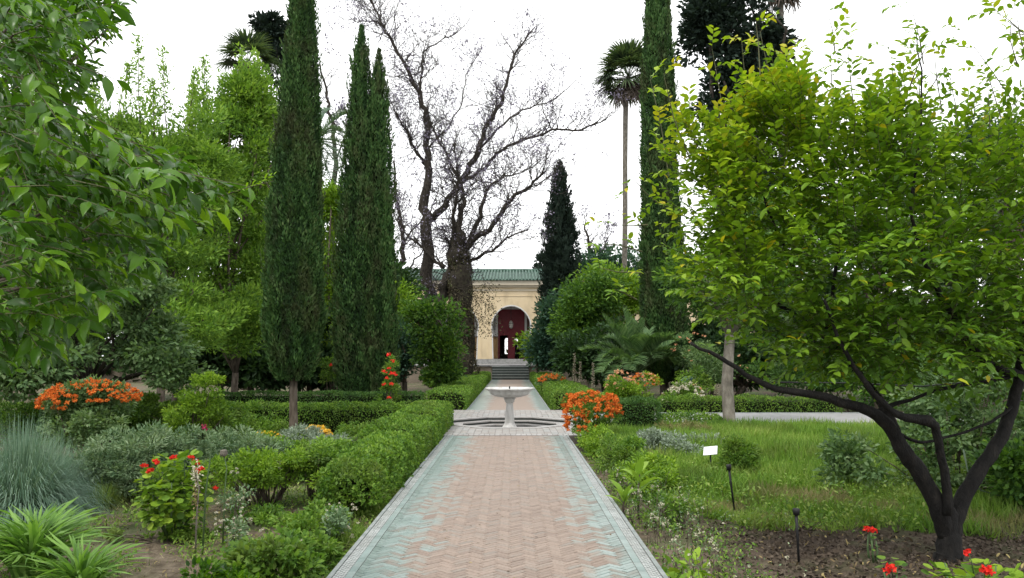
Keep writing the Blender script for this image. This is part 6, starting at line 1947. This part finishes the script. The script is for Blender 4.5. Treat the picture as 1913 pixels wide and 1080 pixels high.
# ================================================================== lemon tree on the right
def lemon_tree():
    Y0 = 7.25
    base = P(1772, 1040, Y0); base[2] = BED
    root = thing('lemon_tree', 'large yellow-green lemon tree with dark forking trunk at the right', 'tree', base)
    tr = MB()
    def line(pts, dY=(0, 0), mb=tr, sides=8):
        n = len(pts)
        q = np.array([P(a, b, Y0 + dY[0] + (dY[1] - dY[0]) * i / (n - 1)) for i, (a, b, w) in enumerate(pts)])
        rd = np.array([M(w * .8, Y0) / 2 for (_, _, w) in pts])
        tt = np.linspace(0, n - 1, (n - 1) * 3 + 1)
        fp = np.stack([np.interp(tt, np.arange(n), q[:, k]) for k in range(3)], 1)
        fp[1:-1] = (fp[:-2] + 2 * fp[1:-1] + fp[2:]) / 4 + rng.normal(size=fp[1:-1].shape) * .006
        mb.tube(fp, np.interp(tt, np.arange(n), rd), sides, wob=.12)
        return fp
    L_ = []
    line([(1772, 1066, 100), (1772, 1050, 66), (1773, 1030, 54), (1772, 995, 48), (1771, 960, 44), (1770, 935, 22)], sides=12)
    L_.append(line([(1768, 1005, 40), (1760, 965, 42), (1742, 925, 40), (1718, 880, 38), (1690, 845, 36), (1668, 805, 30), (1640, 775, 26), (1590, 755, 22), (1530, 740, 18), (1450, 728, 14), (1390, 700, 11), (1345, 665, 9), (1290, 640, 6)], (0, -.6)))
    L_.append(line([(1690, 840, 26), (1672, 800, 22), (1640, 740, 22), (1600, 690, 20), (1560, 640, 18), (1500, 600, 14), (1440, 560, 10), (1380, 500, 7)], (0, .6)))
    L_.append(line([(1770, 960, 24), (1768, 900, 20), (1758, 840, 18), (1745, 795, 20), (1735, 785, 26), (1690, 780, 18), (1660, 765, 14), (1620, 720, 12), (1580, 660, 9), (1540, 560, 6)], (-.15, -.7)))
    L_.append(line([(1776, 1005, 38), (1788, 965, 38), (1812, 905, 34), (1850, 850, 32), (1880, 800, 28), (1895, 750, 26), (1906, 700, 25), (1915, 640, 22), (1925, 560, 16), (1940, 470, 10)], (0, .3)))
    L_.append(line([(1905, 700, 22), (1870, 690, 20), (1830, 665, 18), (1800, 630, 17), (1780, 590, 15), (1750, 540, 12), (1720, 470, 9), (1700, 380, 6)], (.2, -.4)))
    L_.append(line([(1640, 770, 14), (1700, 745, 8), (1780, 720, 9), (1850, 712, 10), (1895, 700, 10)], (0, .2)))
    L_.append(line([(1660, 800, 8), (1720, 830, 7), (1780, 815, 6), (1850, 790, 7), (1890, 760, 7)], (0, .1)))
    L_.append(line([(1550, 640, 12), (1560, 500, 9), (1580, 380, 7), (1620, 260, 5)], (.6, .2)))
    L_.append(line([(1560, 640, 12), (1480, 500, 9), (1430, 380, 7), (1400, 240, 4)], (.6, -.2)))
    L_.append(line([(1700, 380, 8), (1720, 270, 6), (1722, 170, 4), (1712, 60, 2.5)], (-.4, -.4)))
    tr.build('trunk', K['bark_lemon'], root)
    blobs = [pxblob(1335, 370, 7.0, 80, 120, .62), pxblob(1450, 330, 7.1, 130, 140, 1.2), pxblob(1600, 340, 7.2, 150, 130, 1.3), pxblob(1780, 380, 7.3, 150, 140, 1.3),
             pxblob(1560, 500, 7.2, 220, 120, 1.5), pxblob(1370, 530, 6.9, 95, 80, .6), pxblob(1780, 540, 7.3, 170, 100, 1.0), pxblob(1480, 620, 7.3, 170, 55, .55), pxblob(1700, 620, 7.2, 170, 50, .55),
             pxblob(1960, 420, 7.5, 130, 180, 1.0), pxblob(1470, 220, 7.0, 70, 60, .35), pxblob(2080, 480, 7.6, 130, 150, .6), pxblob(1250, 480, 6.9, 40, 50, .10), pxblob(1290, 290, 7.0, 50, 70, .2), pxblob(1640, 640, 7.5, 250, 60, 1.1), pxblob(1860, 600, 7.6, 120, 90, .5), pxblob(1640, 250, 7.2, 70, 60, .3), pxblob(1830, 270, 7.3, 80, 60, .3)]
    w = np.array([b[2] for b in blobs]); w /= w.sum()
    NT = 3500
    bi = rng.choice(len(blobs), NT, p=w)
    cen = np.array([blobs[i][0] for i in bi]); rad = np.array([blobs[i][1] for i in bi]) * np.array((1, 1.15, 1))
    d = rdir(NT)
    P0 = cen + d * rad * (rng.random(NT) ** .42)[:, None] * .95
    cc = np.mean(cen, axis=0)
    D = unit(d * .6 + unit(P0 - cc) * .5 + np.array((-.15, 0, .55)) + rdir(NT) * .4)
    # loosen the crown: open gaps between leafy sprays, ragged thin left side
    tp = P0 + D * .3
    tx = 956.5 + FPX * tp[:, 0] / tp[:, 1]; ty = 664 - FPX * (tp[:, 2] - EYE) / tp[:, 1]
    gap_ = np.sin(P0[:, 0] * 4.3 + 1) * np.sin(P0[:, 2] * 4.9 + P0[:, 1] * 2.0) + .6 * np.sin(P0[:, 0] * 8.1 + P0[:, 2] * 6.7 + P0[:, 1] * 5)
    xmin = np.interp(ty, [60, 150, 300, 480, 560, 620, 700], [1345, 1260, 1225, 1215, 1262, 1320, 1430])
    keep = ((gap_ < .55) | (rng.random(NT) < .25)) & (tx > xmin) & ((tx > xmin + 75) | (rng.random(NT) < .42))
    P0, D = P0[keep], D[keep]; NT = len(P0)
    tw = MB()
    A = twig_batch(P0, D, .24 + .22 * rng.random(NT), 10, .086, tw, r=.0035, sag=.12, spread=.85, up=.6)
    arr = [A]
    # long shoots that stand out of the crown into the sky
    sh = [(1250, 330, 1215, 150), (1290, 300, 1240, 140), (1360, 260, 1330, 90), (1400, 240, 1385, 70), (1440, 220, 1420, 60), (1420, 140, 1412, 40), (1480, 230, 1470, 120), (1560, 240, 1550, 70), (1600, 250, 1580, 50),
          (1650, 260, 1640, 120), (1722, 250, 1705, 70), (1725, 120, 1700, 5), (1715, 200, 1770, 110), (1700, 160, 1740, 60), (1790, 260, 1770, 130), (1850, 260, 1845, 150), (1900, 120, 1890, 20), (1930, 90, 1880, 60), (1910, 60, 1860, 20), (1210, 420, 1150, 420), (1200, 470, 1110, 455), (1200, 510, 1120, 500), (1190, 560, 1150, 540),
          (1330, 330, 1265, 205), (1505, 240, 1520, 100), (1560, 100, 1545, 20), (1680, 200, 1665, 90), (1230, 380, 1180, 330), (1900, 200, 1800, 60), (1935, 150, 1895, 10), (1950, 90, 1870, 30), (1960, 200, 1905, 100), (1870, 220, 1840, 120), (1760, 210, 1745, 90)]
    for (a, b, c, e) in sh:
        Yq = 7.0 + random.uniform(-.3, .4)
        p0, p1 = P(a, b, Yq), P(c, e, Yq + random.uniform(-.1, .1))
        m = p1 - p0
        L = np.linalg.norm(m)
        k = max(2, int(L / .16))
        tw.tube([p0, p0 + m * .5 + rng.normal(size=3) * .02, p1], [.007, .005, .002], 4, caps=False)
        base_t = np.linspace(.15, 1, k)
        Pq = p0 + m * base_t[:, None]
        Dq = unit(unit(m) * .5 + rdir(k) * .8)
        arr.append(twig_batch(Pq, Dq, .14 + .1 * rng.random(k), 7, .08, tw, r=.003, sag=.05, spread=.85, up=.5))
    A = [np.concatenate([r_[k] for r_ in arr]) for k in range(5)]
    # leaves towards the left and the top are yellower and paler
    yl = np.clip((A[0][:, 2] - 2.0) / 2.6, 0, 1) * .36 + np.clip((3.2 - A[0][:, 0]) / 2.2, 0, 1) * .26
    A[4] = np.clip(A[4] * .72 + yl - .02, 0, .97)
    spot = rng.random(len(A[4])) < .012
    A[4] = np.where(spot, .99, A[4])
    o = tw.build('twigs', K['twig'], root); o['kind'] = 'stuff'
    n = len(A[0])
    vis = (A[0][:, 0] < A[0][:, 1] * .66)
    sc_ = np.where(vis, A[0][:, 1], 99)
    order = np.argsort(sc_)[:300]
    msk = np.zeros(n, bool); msk[order] = True
    leaf_parts('leaf', A[0][msk], A[1][msk], A[2][msk], A[3][msk], 'leaf', .56, A[4][msk], K['lemon'], root)
    leaf_obj('crown', A[0][~msk], A[1][~msk], A[2][~msk], A[3][~msk], 'leaf', .56, A[4][~msk], K['lemon'], root)['kind'] = 'stuff'
lemon_tree()
# pale hose strung behind the lemon trunk
hs = MB(); hs.tube([P(1440, 714, 9.4), P(1600, 716, 9.4), P(1720, 722, 9.3), P(1830, 712, 9.2), P(1960, 690, 9.2)], .008, 6)
tag(hs.build('garden_hose', K['black']), 'thin black hose strung level behind the lemon trunk', 'hose')
hs = MB(); hs.tube([P(1800, 840, 9.5), P(1808, 880, 9.4), P(1830, 915, 9.3), P(1862, 925, 9.3), P(1890, 928, 9.3)], .009, 6)
tag(hs.build('creeper_runner', K['silver']), 'pale curved runner hanging between the trunk forks', 'creeper')

# ================================================================== glossy foreground tree on the left
def left_tree():
    base = np.array((-4.3, 4.2, BED))
    root = thing('privet_tree', 'glossy large-leaved tree hanging in from the left foreground', 'tree', base)
    tr, tw = MB(), MB()
    fork = np.array((-3.9, 4.1, 1.3))
    tr.tube([base - (0, 0, .15), base + (0, 0, .1), base + (.15, -.02, .8), fork], [.2, .16, .13, .12], 10, wob=.15)
    poly = [(0, -40), (205, -40), (190, 30), (150, 70), (120, 115), (130, 160), (150, 215), (210, 255), (300, 275), (360, 300), (400, 340), (425, 390), (360, 440), (300, 470), (280, 540), (215, 585), (150, 640), (70, 690), (-40, 720)]
    def inside(x, y):
        c = False
        for i in range(len(poly)):
            (x1, y1), (x2, y2) = poly[i - 1], poly[i]
            if (y1 > y) != (y2 > y) and x < (x2 - x1) * (y - y1) / (y2 - y1) + x1: c = not c
        return c
    P0, D, L = [], [], []
    tries = 0
    while len(P0) < 520:
        px, py = random.uniform(-60, 430), random.uniform(-60, 720)
        if not inside(px + 25, py + 10) and px > 0: continue
        Y = random.uniform(2.5, 4.9)
        q = P(px, py, Y)
        dd = np.array((random.uniform(.35, 1.0), random.gauss(0, .4), random.gauss(-.06, .26)))
        ll = random.uniform(.20, .38)
        tip = q + unit(dd) * ll + np.array((0, 0, -.07))
        tx = 956.5 + FPX * tip[0] / tip[1]; ty = 664 - FPX * (tip[2] - EYE) / tip[1]
        if not inside(tx, ty) and tx > 0: continue
        P0.append(q); D.append(tuple(dd)); L.append(ll)
    # the rest of the crown beyond the picture edge
    for k in range(420):
        d = rdir(1)[0]
        q = np.array((-4.2, 4.0, 2.9)) + d * np.array((1.7, 1.6, 1.5)) * random.random() ** .4
        if q[0] > -q[1] * .69: continue
        P0.append(q); D.append(tuple(d * .7 + np.array((0, 0, .1)))); L.append(random.uniform(.25, .45))
    P0, D, L = np.array(P0), np.array(D), np.array(L)
    arr = [twig_batch(P0, D, L, 12, .074, tw, r=.003, sag=.18, spread=.75, droop=.38, up=.45, sj=.4)]
    # particular sprays seen against the sky
    for (a, b, c, e, Y) in [(60, 90, 95, 190, 2.7), (110, 110, 210, 150, 2.8), (75, 170, 230, 240, 2.75), (40, 140, 70, 240, 2.6), (150, 60, 190, 10, 3.4), (200, 20, 230, -10, 3.2), (250, 290, 420, 345, 3.0), (330, 320, 455, 352, 3.0), (300, 360, 400, 400, 3.1), (220, 300, 350, 330, 3.0)]:
        p0, p1 = P(a, b, Y), P(c, e, Y)
        m = p1 - p0
        arr.append(twig_batch(p0[None], m[None], np.array([np.linalg.norm(m)]), max(5, int(np.linalg.norm(m) / .035)), .095, tw, r=.004, sag=.06, spread=.75, droop=.5, up=.35))
    A = [np.concatenate([r_[k] for r_ in arr]) for k in range(5)]
    A[4] = np.clip(A[4] ** 1.45, 0, .99)
    # thin budding tip
    p0, p1 = P(415, 366, 3.0), P(512, 338, 3.0)
    tw.tube([p0, (p0 + p1) / 2 + (0, 0, .004), p1], [.003, .002, .001], 4, caps=False)
    B = twig_batch(np.array([p0]), np.array([p1 - p0]), np.array([np.linalg.norm(p1 - p0)]), 16, .03, None, sag=0, spread=.7, droop=0, up=.3)
    leaf_obj('new_leaves', B[0], B[1], B[2], B[3], 'leaf', .25, np.full(16, .95), K['privet'], root)
    # limbs
    for k in range(26):
        i = random.randrange(len(P0))
        T_ = P0[i]
        m1 = fork + (T_ - fork) * .4 + np.array((0, 0, .22)); m2 = fork + (T_ - fork) * .75 + np.array((0, 0, .12))
        tr.tube([fork, m1, m2, T_], [.035, .018, .009, .004], 5)
    tr.build('trunk', K['bark_brown'], root)
    o = tw.build('twigs', K['twig'], root); o['kind'] = 'stuff'
    n = len(A[0])
    vis = A[0][:, 0] > -A[0][:, 1] * .66
    order = np.argsort(np.where(vis, A[0][:, 1], 99))[:300]
    msk = np.zeros(n, bool); msk[order] = True
    leaf_parts('leaf', A[0][msk], A[1][msk], A[2][msk], A[3][msk], 'big', .39, A[4][msk], K['privet'], root)
    leaf_obj('crown', A[0][~msk], A[1][~msk], A[2][~msk], A[3][~msk], 'big', .39, A[4][~msk], K['privet'], root)['kind'] = 'stuff'
left_tree()
tree('garden_tree', 'small-leaved dark tree behind the glossy one at the top left corner', 'tree', (-5.2, 7.4, BED),
     [pxblob(70, 60, 7, 130, 110), pxblob(40, 220, 7, 110, 120), pxblob(-90, 120, 7, 150, 200), pxblob(60, 380, 7.4, 110, 120), pxblob(-60, 480, 7.2, 120, 160), pxblob(150, 30, 6.8, 60, 50, .4)],
     14000, .075, 'privet', bark='bark_brown', r0=.12, clump_r=.22, tpl='leaf', asp=.45, group='small broadleaf trees', nl=16, fork=.45, Kc=220)
